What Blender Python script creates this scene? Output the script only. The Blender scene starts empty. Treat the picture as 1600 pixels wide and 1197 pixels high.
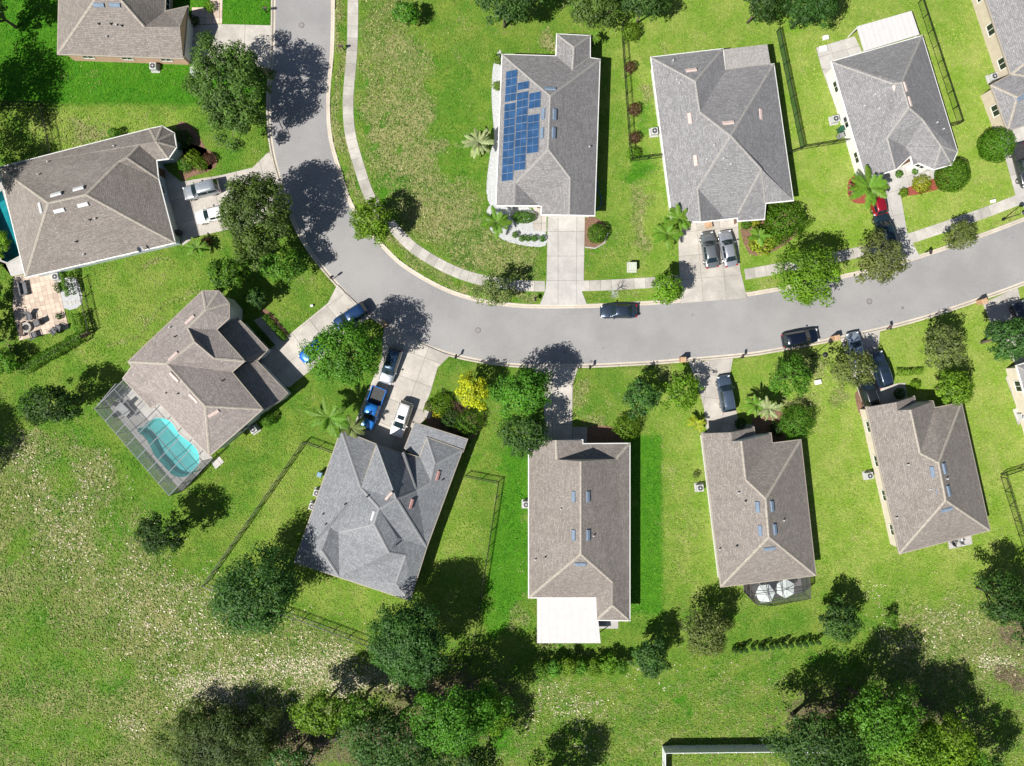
import bpy, math, random
import numpy as np
from mathutils import Vector, Matrix
from mathutils.geometry import tessellate_polygon

# ------------------------------------------------------------------ camera, sky, sun, exposure
SC = bpy.context.scene
COL = SC.collection
H = 89.0            # flying height of the drone, metres
PXM = 12.0          # photograph pixels per metre on the ground
cd = bpy.data.cameras.new("camera")
cam = bpy.data.objects.new("camera", cd); COL.objects.link(cam)
cam.location = (0, 0, H); cam.rotation_euler = (0, 0, 0)
cd.sensor_width = 36.0; cd.lens = 36.0 * H / (1600 / PXM)
cd.clip_start = 1.0; cd.clip_end = 6000.0
SC.camera = cam
to_sun = Vector((-0.78, -0.62, 0)).normalized() * math.cos(math.radians(50)) + Vector((0, 0, math.sin(math.radians(50))))
W = bpy.data.worlds.new("World"); SC.world = W; W.use_nodes = True
wn = W.node_tree.nodes; wl = W.node_tree.links
sky = wn.new("ShaderNodeTexSky"); sky.sky_type = 'NISHITA'; sky.sun_disc = False
sky.sun_elevation = math.radians(50); sky.sun_rotation = math.atan2(to_sun.x, to_sun.y)
bg = wn["Background"]; bg.inputs[1].default_value = 0.05
wl.new(sky.outputs[0], bg.inputs[0])
sl = bpy.data.lights.new("sun", 'SUN'); sl.energy = 5.0; sl.angle = math.radians(0.53); sl.color = (1.0, 0.955, 0.88)
so = bpy.data.objects.new("sun", sl); COL.objects.link(so)
so.rotation_euler = to_sun.to_track_quat('Z', 'Y').to_euler(); so.location = to_sun * 200
SC.view_settings.view_transform = 'Standard'; SC.view_settings.look = 'None'
SC.view_settings.exposure = 0.6; SC.view_settings.gamma = 1.0

# ------------------------------------------------------------------ helpers
def P(px, py, z=0.0):
    """point of the photograph taken at height z -> world metres"""
    k = (H - z) / H
    return Vector(((px - 800) / PXM * k, (598.5 - py) / PXM * k, z))
ORG = {}
def tag(o, label=None, cat=None, group=None, kind=None):
    if label: o["label"] = label
    if cat: o["category"] = cat
    if group: o["group"] = group
    if kind: o["kind"] = kind
    return o
def thing(name, label, cat, loc, group=None, rotz=0.0):
    o = bpy.data.objects.new(name, None); COL.objects.link(o)
    o.empty_display_size = 0.3
    o.location = loc; o.rotation_euler = (0, 0, rotz)
    ORG[o] = Vector(loc)
    return tag(o, label, cat, group)
def mesh(name, verts, faces, mats, smooth=False, uv=None, midx=None):
    me = bpy.data.meshes.new(name)
    me.from_pydata([tuple(v) for v in verts], [], faces)
    for m in (mats if isinstance(mats, (list, tuple)) else [mats]): me.materials.append(m)
    if uv is not None:
        ul = me.uv_layers.new(name="UVMap")
        ul.data.foreach_set("uv", np.array(uv, dtype=np.float32).ravel())
    if midx is not None: me.polygons.foreach_set("material_index", midx)
    if smooth: me.polygons.foreach_set("use_smooth", [True] * len(me.polygons))
    me.update()
    return me
def link(name, me, parent=None, loc=None):
    o = bpy.data.objects.new(name, me); COL.objects.link(o)
    if parent: o.parent = parent
    if loc is not None: o.location = loc
    return o
def mk(name, verts, faces, mat, parent=None, local=False, smooth=False, uv=None, loc=None):
    """mesh object; world coordinates unless local. Parts are stored relative to their thing."""
    org = Vector((0, 0, 0))
    if parent is not None and not local: org = ORG.get(parent, Vector((0, 0, 0)))
    if parent is None and loc is not None: org = Vector(loc)
    vs = [Vector(v) - org for v in verts]
    o = link(name, mesh(name, vs, faces, mat, smooth, uv), parent)
    if parent is None and loc is not None: o.location = loc
    ORG[o] = org
    return o
def box_vf(c, sx, sy, sz, rot=0.0, taper=1.0):
    ca, sa = math.cos(rot), math.sin(rot); v = []
    for z, k in ((0, 1.0), (sz, taper)):
        for a, b in ((-1, -1), (1, -1), (1, 1), (-1, 1)):
            x, y = a * sx / 2 * k, b * sy / 2 * k
            v.append(Vector((c[0] + x * ca - y * sa, c[1] + x * sa + y * ca, c[2] + z)))
    f = [(3, 2, 1, 0), (4, 5, 6, 7), (0, 1, 5, 4), (1, 2, 6, 5), (2, 3, 7, 6), (3, 0, 4, 7)]
    return v, f
def join(*parts):
    V, F = [], []
    for v, f in parts:
        n = len(V); V += list(v); F += [tuple(i + n for i in q) for q in f]
    return V, F
def tube_vf(pts, radii, n=7, cap=True):
    V, F = [], []
    for i, p in enumerate(pts):
        p = Vector(p)
        d = (Vector(pts[min(i + 1, len(pts) - 1)]) - Vector(pts[max(i - 1, 0)]))
        if d.length < 1e-6: d = Vector((0, 0, 1))
        q = d.to_track_quat('Z', 'Y')
        r = radii[i] if isinstance(radii, (list, tuple)) else radii
        for j in range(n):
            a = 2 * math.pi * j / n
            V.append(p + q @ Vector((r * math.cos(a), r * math.sin(a), 0)))
    for i in range(len(pts) - 1):
        for j in range(n):
            a = i * n + j; b = i * n + (j + 1) % n
            F.append((a, b, b + n, a + n))
    if cap:
        F.append(tuple(reversed(range(n)))); F.append(tuple(range((len(pts) - 1) * n, len(pts) * n)))
    return V, F
def lathe_vf(c, prof, n=16):
    V, F = [], []
    for r, z in prof:
        for j in range(n):
            a = 2 * math.pi * j / n
            V.append(Vector((c[0] + r * math.cos(a), c[1] + r * math.sin(a), c[2] + z)))
    for i in range(len(prof) - 1):
        for j in range(n):
            a = i * n + j; b = i * n + (j + 1) % n
            F.append((a, b, b + n, a + n))
    F.append(tuple(reversed(range(n)))); F.append(tuple(range((len(prof) - 1) * n, len(prof) * n)))
    return V, F
def area2(p): return sum(p[i][0] * p[(i + 1) % len(p)][1] - p[(i + 1) % len(p)][0] * p[i][1] for i in range(len(p)))
def ccw(p): return list(p) if area2(p) > 0 else list(reversed(p))
def prism_vf(poly, z0, z1):
    p = ccw(poly); n = len(p)
    V = [Vector((a[0], a[1], z0)) for a in p] + [Vector((a[0], a[1], z1)) for a in p]
    F = [tuple(range(n, 2 * n))] + [(i, (i + 1) % n, (i + 1) % n + n, i + n) for i in range(n)]
    return V, F
def offset_poly(p, d):
    """positive d moves the outline outwards; p counter-clockwise list of (x,y)"""
    n = len(p); out = []
    for i in range(n):
        a, b, c = Vector(p[i - 1][:2]), Vector(p[i][:2]), Vector(p[(i + 1) % n][:2])
        e1 = (b - a).normalized(); e2 = (c - b).normalized()
        n1 = Vector((e1.y, -e1.x)); n2 = Vector((e2.y, -e2.x))
        m = n1 + n2
        if m.length < 1e-4: m = n1
        m.normalize(); k = d / max(0.35, m.dot(n1))
        out.append(b + m * k)
    return out
def clip_half(poly, nx, ny, c):
    """keep nx*x+ny*y<=c"""
    out = []
    for i in range(len(poly)):
        a, b = poly[i - 1], poly[i]
        da, db = nx * a[0] + ny * a[1] - c, nx * b[0] + ny * b[1] - c
        if (da <= 0) != (db <= 0):
            t = da / (da - db); out.append((a[0] + (b[0] - a[0]) * t, a[1] + (b[1] - a[1]) * t))
        if db <= 0: out.append((b[0], b[1]))
    return out
EXCL = []
def inside(pt, poly):
    x, y = pt[0], pt[1]; r = False
    for i in range(len(poly)):
        x1, y1 = poly[i - 1][0], poly[i - 1][1]; x2, y2 = poly[i][0], poly[i][1]
        if (y1 > y) != (y2 > y) and x < (x2 - x1) * (y - y1) / (y2 - y1) + x1: r = not r
    return r

# ------------------------------------------------------------------ materials
class NT:
    def __init__(s, name):
        s.m = bpy.data.materials.new(name); s.m.use_nodes = True
        s.t = s.m.node_tree; s.b = s.t.nodes["Principled BSDF"]; s.out = s.t.nodes["Material Output"]
    def n(s, typ, **kw):
        x = s.t.nodes.new(typ)
        for k, v in kw.items(): setattr(x, k, v)
        return x
    def l(s, a, b): s.t.links.new(a, b)
    def val(s, sock, v):
        if hasattr(v, "is_linked") or hasattr(v, "links"): s.l(v, sock)
        else: sock.default_value = v
    def noise(s, scale, vec=None, detail=3, rough=0.55, dist=0.0):
        x = s.n("ShaderNodeTexNoise"); x.inputs["Scale"].default_value = scale; x.inputs["Detail"].default_value = detail
        x.inputs["Roughness"].default_value = rough; x.inputs["Distortion"].default_value = dist
        if vec is not None: s.l(vec, x.inputs["Vector"])
        return x.outputs["Fac"]
    def ramp(s, fac, lo, hi, a=0.0, b=1.0):
        x = s.n("ShaderNodeMapRange"); x.inputs[1].default_value = lo; x.inputs[2].default_value = hi
        x.inputs[3].default_value = a; x.inputs[4].default_value = b; x.interpolation_type = 'SMOOTHSTEP'
        s.l(fac, x.inputs[0]); return x.outputs[0]
    def math(s, op, a, b=0.0, clamp=False):
        x = s.n("ShaderNodeMath"); x.operation = op; x.use_clamp = clamp
        s.val(x.inputs[0], a); s.val(x.inputs[1], b); return x.outputs[0]
    def mix(s, fac, a, b, mode='MIX'):
        x = s.n("ShaderNodeMix"); x.data_type = 'RGBA'; x.blend_type = mode
        s.val(x.inputs[0], fac)
        for sock, v in ((x.inputs[6], a), (x.inputs[7], b)):
            if isinstance(v, tuple): sock.default_value = (v[0], v[1], v[2], 1)
            else: s.l(v, sock)
        return x.outputs[2]
    def bump(s, h, strength=0.3, dist=0.05):
        x = s.n("ShaderNodeBump"); x.inputs["Strength"].default_value = strength; x.inputs["Distance"].default_value = dist
        s.l(h, x.inputs["Height"]); s.l(x.outputs[0], s.b.inputs["Normal"])
    def coords(s, which="Object"): return s.n("ShaderNodeTexCoord").outputs[which]
    def pos(s): return s.n("ShaderNodeNewGeometry").outputs["Position"]
    def mapping(s, vec, scale=(1, 1, 1), rot=0.0):
        x = s.n("ShaderNodeMapping"); x.inputs["Scale"].default_value = scale; x.inputs["Rotation"].default_value = (0, 0, rot)
        s.l(vec, x.inputs[0]); return x.outputs[0]
    def hsv(s, col, h=0.5, sat=1.0, v=1.0):
        x = s.n("ShaderNodeHueSaturation"); s.val(x.inputs[0], h); s.val(x.inputs[1], sat); s.val(x.inputs[2], v)
        s.l(col, x.inputs[4]); return x.outputs[0]
def scalec(c, k): return tuple(min(1, x * k) for x in c)
def plain(name, col, rough=0.6, metal=0.0, var=0.12, scale=3.0, spec=0.4, coat=0.0):
    t = NT(name); p = t.pos()
    n = t.noise(scale, p, 4)
    c = t.mix(t.ramp(n, 0.3, 0.7), scalec(col, 1 - var), scalec(col, 1 + var))
    t.l(c, t.b.inputs["Base Color"]); t.b.inputs["Roughness"].default_value = rough; t.b.inputs["Metallic"].default_value = metal
    t.b.inputs["Specular IOR Level"].default_value = spec; t.b.inputs["Coat Weight"].default_value = coat
    return t.m
def concrete(name, col, rnd=0.10, stain=0.25):
    t = NT(name); p = t.pos()
    oi = t.n("ShaderNodeObjectInfo").outputs["Random"]
    c = t.mix(t.ramp(t.noise(0.45, p, 5, 0.65), 0.35, 0.7), scalec(col, 1 - stain), col)
    c = t.mix(t.ramp(t.noise(9, p, 3), 0.25, 0.75), t.hsv(c, v=0.9), t.hsv(c, v=1.06))
    c = t.mix(t.ramp(t.noise(1.9, p, 5, 0.7, 1.0), 0.56, 0.72, 0, 0.45), c, scalec(col, 0.62))
    c = t.hsv(c, v=t.ramp(oi, 0, 1, 1 - rnd, 1 + rnd))
    t.l(c, t.b.inputs["Base Color"]); t.b.inputs["Roughness"].default_value = 0.85
    t.bump(t.noise(25, p, 3), 0.25, 0.02)
    return t.m
def shingles(name, col, var=0.16):
    t = NT(name); uv = t.n("ShaderNodeTexCoord").outputs["UV"]; p = t.pos()
    b = t.n("ShaderNodeTexBrick"); b.inputs["Scale"].default_value = 1.0
    b.inputs["Brick Width"].default_value = 0.42; b.inputs["Row Height"].default_value = 0.2
    b.inputs["Mortar Size"].default_value = 0.016; b.inputs["Mortar Smooth"].default_value = 0.5; b.inputs["Bias"].default_value = 0.0
    b.offset = 0.37; b.squash_frequency = 3; b.squash = 1.35
    b.inputs["Color1"].default_value = (*scalec(col, 1 - var), 1); b.inputs["Color2"].default_value = (*scalec(col, 1 + var), 1)
    b.inputs["Mortar"].default_value = (*scalec(col, 0.62), 1)
    wob = t.n("ShaderNodeVectorMath"); wob.operation = 'ADD'
    nv = t.n("ShaderNodeTexNoise"); nv.inputs["Scale"].default_value = 2.2
    sc = t.n("ShaderNodeVectorMath"); sc.operation = 'SCALE'; sc.inputs[3].default_value = 0.10
    t.l(uv, nv.inputs["Vector"]); t.l(nv.outputs["Color"], sc.inputs[0]); t.l(uv, wob.inputs[0]); t.l(sc.outputs[0], wob.inputs[1])
    t.l(wob.outputs[0], b.inputs["Vector"])
    c = b.outputs["Color"]
    g = t.noise(4.2, t.mapping(uv, (1, 2.1, 1)), 3, 0.7)
    c = t.mix(t.ramp(g, 0.36, 0.64), t.hsv(c, v=0.78), t.hsv(c, v=1.18))
    s = t.noise(1.0, t.mapping(uv, (1.7, 0.10, 1)), 4, 0.6)
    c = t.mix(t.ramp(s, 0.50, 0.80, 0, 0.38), c, scalec(col, 0.55))
    c = t.mix(t.ramp(t.noise(0.22, p, 3), 0.35, 0.7, 0, 0.35), c, t.hsv(c, sat=1.3, v=0.8))
    t.l(c, t.b.inputs["Base Color"]); t.b.inputs["Roughness"].default_value = 0.92; t.b.inputs["Specular IOR Level"].default_value = 0.25
    t.bump(b.outputs["Fac"], 0.5, -0.02)
    return t.m
def leafmat(name, col, tint=(1.30, 1.32, 0.75), trans=0.35):
    t = NT(name)
    a = t.n("ShaderNodeAttribute"); a.attribute_name = "leafvar"
    oi = t.n("ShaderNodeObjectInfo").outputs["Random"]
    hi = tuple(min(1, c * k) for c, k in zip(col, tint))
    c = t.mix(a.outputs["Fac"], scalec(col, 0.55), hi)
    c = t.hsv(c, h=t.ramp(oi, 0, 1, 0.49, 0.508), v=t.ramp(oi, 0, 1, 0.9, 1.1))
    t.l(c, t.b.inputs["Base Color"]); t.b.inputs["Roughness"].default_value = 0.55; t.b.inputs["Specular IOR Level"].default_value = 0.3
    tr = t.n("ShaderNodeBsdfTranslucent"); t.l(t.hsv(c, sat=1.15, v=1.3), tr.inputs[0])
    mx = t.n("ShaderNodeMixShader"); mx.inputs[0].default_value = trans
    t.l(t.b.outputs[0], mx.inputs[1]); t.l(tr.outputs[0], mx.inputs[2]); t.l(mx.outputs[0], t.out.inputs[0])
    return t.m
def paint(name, col, metal=0.4, rough=0.28):
    t = NT(name); t.b.inputs["Base Color"].default_value = (*col, 1); t.b.inputs["Metallic"].default_value = metal
    t.b.inputs["Roughness"].default_value = rough; t.b.inputs["Coat Weight"].default_value = 0.7; t.b.inputs["Coat Roughness"].default_value = 0.06
    n = t.noise(6, t.coords(), 3); c = t.mix(t.ramp(n, 0.3, 0.7), scalec(col, 0.92), scalec(col, 1.05)); t.l(c, t.b.inputs["Base Color"])
    return t.m
def screenmat(name, col, alpha):
    t = NT(name); t.b.inputs["Base Color"].default_value = (*col, 1); t.b.inputs["Roughness"].default_value = 0.8
    tr = t.n("ShaderNodeBsdfTransparent"); mx = t.n("ShaderNodeMixShader")
    f = t.ramp(t.noise(40, t.pos(), 2), 0.3, 0.7, alpha * 0.85, alpha * 1.15)
    t.l(f, mx.inputs[0]); t.l(tr.outputs[0], mx.inputs[1]); t.l(t.b.outputs[0], mx.inputs[2]); t.l(mx.outputs[0], t.out.inputs[0])
    return t.m
M = {}
M['roof_brown'] = shingles('roof_brown', (0.226, 0.203, 0.186))
M['roof_taupe'] = shingles('roof_taupe', (0.268, 0.238, 0.225))
M['roof_grey'] = shingles('roof_grey', (0.218, 0.228, 0.245))
M['roof_solar'] = shingles('roof_solar', (0.228, 0.222, 0.224))
M['roof_mid'] = shingles('roof_mid', (0.232, 0.229, 0.236))
M['cap_tan'] = plain('cap_tan', (0.315, 0.285, 0.245), 0.9, var=0.2, scale=5)
M['cap_grey'] = plain('cap_grey', (0.27, 0.26, 0.25), 0.9, var=0.18, scale=5)
M['cap_slate'] = plain('cap_slate', (0.235, 0.24, 0.25), 0.9, var=0.12, scale=5)
M['stucco_white'] = plain('stucco_white', (0.62, 0.62, 0.60), 0.9, var=0.06, scale=1.5)
M['stucco_cream'] = plain('stucco_cream', (0.56, 0.50, 0.42), 0.9, var=0.06, scale=1.5)
M['stucco_tan'] = plain('stucco_tan', (0.46, 0.40, 0.32), 0.9, var=0.06, scale=1.5)
M['stucco_blue'] = plain('stucco_blue', (0.42, 0.48, 0.54), 0.9, var=0.06, scale=1.5)
M['trim'] = plain('trim', (0.68, 0.68, 0.66), 0.55, var=0.05)
M['trim_tan'] = plain('trim_tan', (0.30, 0.265, 0.22), 0.6, var=0.05)
M['trim_dark'] = plain('trim_dark', (0.10, 0.085, 0.07), 0.6, var=0.1)
M['soffit'] = plain('soffit', (0.55, 0.55, 0.53), 0.8, var=0.05)
M['door'] = plain('door', (0.13, 0.07, 0.045), 0.5)
M['garage'] = plain('garage', (0.60, 0.58, 0.54), 0.6, var=0.05)
M['white_metal'] = plain('white_metal', (0.495, 0.485, 0.485), 0.6, var=0.025, scale=1.2)
M['vent_sky_tint'] = plain('vent_sky_tint', (0.14, 0.19, 0.26), 0.75, 0.0, var=0.1)  # light metal vents; the reflected sky is put into the base colour
M['vent_pink'] = plain('vent_pink', (0.50, 0.40, 0.37), 0.5, 0.0, var=0.1)
M['vent_red'] = plain('vent_red', (0.36, 0.20, 0.18), 0.5, 0.0, var=0.1)
M['vent_white'] = plain('vent_white', (0.48, 0.49, 0.50), 0.45, 0.0, var=0.05)
M['black'] = plain('black', (0.012, 0.012, 0.013), 0.45, var=0.2)
M['dark'] = plain('dark', (0.035, 0.035, 0.038), 0.6, var=0.2)
M['grey'] = plain('grey', (0.22, 0.22, 0.23), 0.6)
M['lightgrey'] = plain('lightgrey', (0.45, 0.46, 0.47), 0.5)
M['chrome'] = plain('chrome', (0.6, 0.6, 0.62), 0.2, 1.0, var=0.04)
M['tyre'] = plain('tyre', (0.018, 0.018, 0.018), 0.9)
M['glass'] = plain('glass', (0.012, 0.018, 0.022), 0.06, 0.0, var=0.1, spec=0.9)
M['autoglass'] = plain('autoglass', (0.010, 0.020, 0.024), 0.05, 0.0, var=0.1, spec=1.0)
M['lamp_red'] = plain('lamp_red', (0.35, 0.01, 0.012), 0.2)
M['lamp_clear'] = plain('lamp_clear', (0.6, 0.62, 0.65), 0.12)
M['solar'] = plain('solar', (0.022, 0.066, 0.155), 0.30, 0.0, var=0.22, scale=0.9, spec=0.5)
M['solar_line'] = plain('solar_line', (0.32, 0.36, 0.42), 0.4, 0.4)
M['bark'] = plain('bark', (0.12, 0.095, 0.075), 0.95, var=0.35, scale=7)
M['palmtrunk'] = plain('palmtrunk', (0.17, 0.14, 0.11), 0.95, var=0.3, scale=9)
M['concrete'] = concrete('concrete', (0.46, 0.43, 0.39))
M['concrete_old'] = concrete('concrete_old', (0.47, 0.445, 0.405), 0.14, 0.3)
M['concrete_white'] = concrete('concrete_white', (0.45, 0.435, 0.415), 0.06, 0.2)
M['kerb'] = concrete('kerb', (0.53, 0.475, 0.40), 0.03, 0.2)
M['joint'] = plain('joint', (0.20, 0.18, 0.15), 0.95, var=0.2)
M['paver_tan'] = concrete('paver_tan', (0.54, 0.43, 0.35), 0.16, 0.12)
M['paver_red'] = plain('paver_red', (0.36, 0.16, 0.12), 0.9, var=0.2)
M['gravel'] = plain('gravel', (0.40, 0.41, 0.42), 0.95, var=0.35, scale=14)
M['mulch'] = plain('mulch', (0.17, 0.10, 0.065), 0.95, var=0.5, scale=10)
M['mulch_red'] = plain('mulch_red', (0.24, 0.06, 0.04), 0.95, var=0.4, scale=10)
M['brick_mail'] = plain('brick_mail', (0.36, 0.22, 0.13), 0.9, var=0.25, scale=10)
M['cardboard'] = plain('cardboard', (0.42, 0.28, 0.17), 0.9, var=0.15)
M['iron'] = plain('iron', (0.16, 0.11, 0.10), 0.7, 0.4, var=0.25, scale=12)
M['util_green'] = plain('util_green', (0.42, 0.46, 0.38), 0.6, var=0.06)
M['fabric_white'] = plain('fabric_white', (0.60, 0.66, 0.64), 0.9, var=0.05)
M['fabric_grey'] = plain('fabric_grey', (0.13, 0.13, 0.14), 0.9, var=0.15)
M['hose'] = plain('hose', (0.06, 0.16, 0.42), 0.5)
M['vinyl'] = plain('vinyl', (0.66, 0.67, 0.69), 0.5, var=0.04)
M['screen'] = screenmat('screen', (0.20, 0.225, 0.245), 0.55)
M['screen_dark'] = screenmat('screen_dark', (0.02, 0.02, 0.02), 0.6)
M['frame_grey'] = plain('frame_grey', (0.30, 0.31, 0.33), 0.5, var=0.05)
M['frame_bronze'] = plain('frame_bronze', (0.06, 0.05, 0.045), 0.5)
M['brick_wall'] = None
t = NT('brick_wall'); uv = t.n("ShaderNodeTexCoord").outputs["UV"]; b = t.n("ShaderNodeTexBrick")
b.inputs["Scale"].default_value = 1.0; b.inputs["Brick Width"].default_value = 0.22; b.inputs["Row Height"].default_value = 0.075; b.inputs["Mortar Size"].default_value = 0.008
b.inputs["Color1"].default_value = (0.40, 0.22, 0.13, 1); b.inputs["Color2"].default_value = (0.50, 0.31, 0.20, 1); b.inputs["Mortar"].default_value = (0.5, 0.42, 0.34, 1)
t.l(uv, b.inputs["Vector"]); t.l(b.outputs[0], t.b.inputs["Base Color"]); t.b.inputs["Roughness"].default_value = 0.9
M['brick_wall'] = t.m
t = NT('asphalt'); p = t.pos()
c = t.mix(t.ramp(t.noise(0.12, p, 5, 0.6), 0.3, 0.7), (0.225, 0.222, 0.224), (0.285, 0.280, 0.280))
c = t.mix(t.ramp(t.noise(14, p, 3, 0.8), 0.3, 0.7), t.hsv(c, v=0.78), t.hsv(c, v=1.2))
c = t.mix(t.ramp(t.noise(1.3, p, 4, 0.7, 0.6), 0.60, 0.78, 0, 0.35), c, (0.19, 0.185, 0.18))
c = t.mix(t.ramp(t.noise(0.7, p, 4, 0.75), 0.66, 0.72, 0, 0.5), c, (0.15, 0.145, 0.14))
vo = t.n("ShaderNodeTexVoronoi"); vo.inputs["Scale"].default_value = 0.28; t.l(p, vo.inputs["Vector"])
c = t.mix(t.ramp(vo.outputs["Distance"], 0.03, 0.075, 0.65, 0), c, (0.09, 0.085, 0.085))
t.l(c, t.b.inputs["Base Color"]); t.b.inputs["Roughness"].default_value = 0.88; t.bump(t.noise(40, p, 2), 0.3, 0.01)
M['asphalt'] = t.m
t = NT('water'); t.b.inputs["Base Color"].default_value = (0.60, 0.93, 0.95, 1); t.b.inputs["Roughness"].default_value = 0.03
t.b.inputs["Transmission Weight"].default_value = 1.0; t.b.inputs["IOR"].default_value = 1.33; t.bump(t.noise(5, t.pos(), 2), 0.15, 0.02)
tr = t.n("ShaderNodeBsdfTransparent"); tr.inputs[0].default_value = (0.52, 0.88, 0.92, 1); gl = t.n("ShaderNodeBsdfGlossy"); gl.inputs["Roughness"].default_value = 0.04
fr = t.n("ShaderNodeFresnel"); fr.inputs[0].default_value = 1.33; mx = t.n("ShaderNodeMixShader")
t.l(fr.outputs[0], mx.inputs[0]); t.l(tr.outputs[0], mx.inputs[1]); t.l(gl.outputs[0], mx.inputs[2]); t.l(mx.outputs[0], t.out.inputs[0])
M['water'] = t.m
M['pool_floor'] = plain('pool_floor', (0.44, 0.66, 0.63), 0.7, var=0.08, scale=0.6)
M['pool_deep'] = plain('pool_deep', (0.02, 0.22, 0.24), 0.7, var=0.25, scale=0.9)
# foliage
LEAF = dict(oak=(0.085, 0.150, 0.040), bright=(0.125, 0.245, 0.022), green=(0.082, 0.205, 0.022), lime=(0.150, 0.265, 0.022), yellow=(0.40, 0.42, 0.025),
            olive=(0.135, 0.180, 0.066), dark=(0.036, 0.088, 0.020), deep=(0.056, 0.128, 0.036), clipped=(0.080, 0.205, 0.014), bronze=(0.135, 0.172, 0.068),
            pine=(0.070, 0.110, 0.038), palm=(0.125, 0.245, 0.034), silver=(0.30, 0.35, 0.23), yellowpalm=(0.30, 0.36, 0.04), purple=(0.14, 0.075, 0.06))
for k, c in LEAF.items(): M['leaf_' + k] = leafmat('leaf_' + k, scalec(c, 1.15))
# ------------------------------------------------------------------ road centre line
CL = [(474, -330), (474, -150), (473.5, -60), (473.5, 0), (472, 75), (466, 150), (469, 215), (484, 275), (511, 348), (561, 413), (612, 459), (697, 503), (795, 523), (905, 525),
      (1000, 521), (1062, 516.5), (1149, 509), (1200, 502), (1320, 479), (1426, 453), (1537, 416), (1612, 388), (1720, 345), (1900, 270)]
def catmull(pts, step=0.5):
    pts = [P(*p) for p in pts]; out = []
    for i in range(1, len(pts) - 2):
        a, b, c, d = pts[i - 1], pts[i], pts[i + 1], pts[i + 2]
        n = max(2, int((c - b).length / step))
        for j in range(n):
            t = j / n
            out.append(0.5 * ((2 * b) + (c - a) * t + (2 * a - 5 * b + 4 * c - d) * t * t + (3 * b - a - 3 * c + d) * t ** 3))
    out.append(pts[-2]); return out
C = catmull(CL)
NRM = []
for i in range(len(C)):
    d = C[min(i + 1, len(C) - 1)] - C[max(i - 1, 0)]; d.normalize(); NRM.append(Vector((-d.y, d.x, 0)))   # left of travel = inner side
ARC = [0.0]
for i in range(1, len(C)): ARC.append(ARC[-1] + (C[i] - C[i - 1]).length)
def at(s, off):
    import bisect
    i = min(max(bisect.bisect_right(ARC, s) - 1, 0), len(C) - 2)
    t = (s - ARC[i]) / (ARC[i + 1] - ARC[i])
    return C[i].lerp(C[i + 1], t) + NRM[i].lerp(NRM[i + 1], t).normalized() * off
HALF = 3.62
ROADZ = -0.10
def strip(offs_z, name, mat, closed=False):
    V, F = [], []; k = len(offs_z)
    for i in range(len(C)):
        for o, z in offs_z:
            q = C[i] + NRM[i] * o; V.append(Vector((q.x, q.y, z)))
    for i in range(len(C) - 1):
        for j in range(k - 1):
            a = i * k + j; F.append((a, a + k, a + k + 1, a + 1))
    return mk(name, V, F, mat)
# ------------------------------------------------------------------ pools (also sunk into the ground)
Z3 = lambda x, y: (130 + x / 5.986, 580 + y / 5.986)
POOL3 = [Z3(*p) for p in [(575, 510), (600, 480), (650, 445), (720, 435), (790, 455), (845, 500), (900, 590), (1000, 665), (1070, 740), (1088, 820), (1075, 900), (1020, 960), (940, 990),
                          (860, 980), (800, 940), (740, 870), (690, 820), (640, 730), (600, 650), (560, 600), (525, 585), (512, 555), (525, 530), (550, 525)]]
POOL2 = [(-30, 318), (4, 298), (34, 398), (12, 410), (-4, 404)]
def smooth_closed(pp, n=4):
    out = []
    for i in range(len(pp)):
        a, b, c, d = [Vector((*pp[(i + k) % len(pp)], 0)) for k in (-1, 0, 1, 2)]
        for j in range(n):
            t = j / n
            v = 0.5 * ((2 * b) + (c - a) * t + (2 * a - 5 * b + 4 * c - d) * t * t + (3 * b - a - 3 * c + d) * t ** 3); out.append((v.x, v.y))
    return out
POOL3 = smooth_closed(POOL3, 2)

# ------------------------------------------------------------------ ground
rng = np.random.default_rng(5)
def vnoise(x, y, scale, seed=0):
    r = np.random.default_rng(seed); g = r.random((256, 256))
    u, v = x / scale + 1000, y / scale + 1000
    i, j = np.floor(u).astype(int), np.floor(v).astype(int); fu, fv = u - i, v - j
    fu = fu * fu * (3 - 2 * fu); fv = fv * fv * (3 - 2 * fv)
    a, b, c, d = g[i % 256, j % 256], g[(i + 1) % 256, j % 256], g[i % 256, (j + 1) % 256], g[(i + 1) % 256, (j + 1) % 256]
    return (a * (1 - fu) + b * fu) * (1 - fv) + (c * (1 - fu) + d * fu) * fv
def inside_np(X, Y, poly):
    r = np.zeros(X.shape, bool)
    for i in range(len(poly)):
        x1, y1 = poly[i - 1]; x2, y2 = poly[i]
        if y1 == y2: continue
        r ^= ((y1 > Y) != (y2 > Y)) & (X < (x2 - x1) * (Y - y1) / (y2 - y1) + x1)
    return r
def soft_poly(X, Y, poly, soft):
    d = np.full(X.shape, 1e9)
    for i in range(len(poly)):
        ax, ay = poly[i - 1]; bx, by = poly[i]; L = (bx - ax) ** 2 + (by - ay) ** 2
        t = np.clip(((X - ax) * (bx - ax) + (Y - ay) * (by - ay)) / L, 0, 1)
        d = np.minimum(d, np.hypot(X - ax - t * (bx - ax), Y - ay - t * (by - ay)))
    s = np.where(inside_np(X, Y, poly), d, -d)
    v = np.clip(s / soft * 0.5 + 0.5, 0, 1); return v * v * (3 - 2 * v)
xs = np.concatenate([[-2500, -900, -350, -160, -110], np.arange(-84, 84.01, 0.36), [110, 160, 350, 900, 2500]])
ys = np.concatenate([[-2500, -900, -350, -150, -95], np.arange(-66, 66.01, 0.36), [95, 150, 350, 900, 2500]])
GX, GY = np.meshgrid(xs, ys)
PX, PY = GX * PXM + 800, 598.5 - GY * PXM
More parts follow.
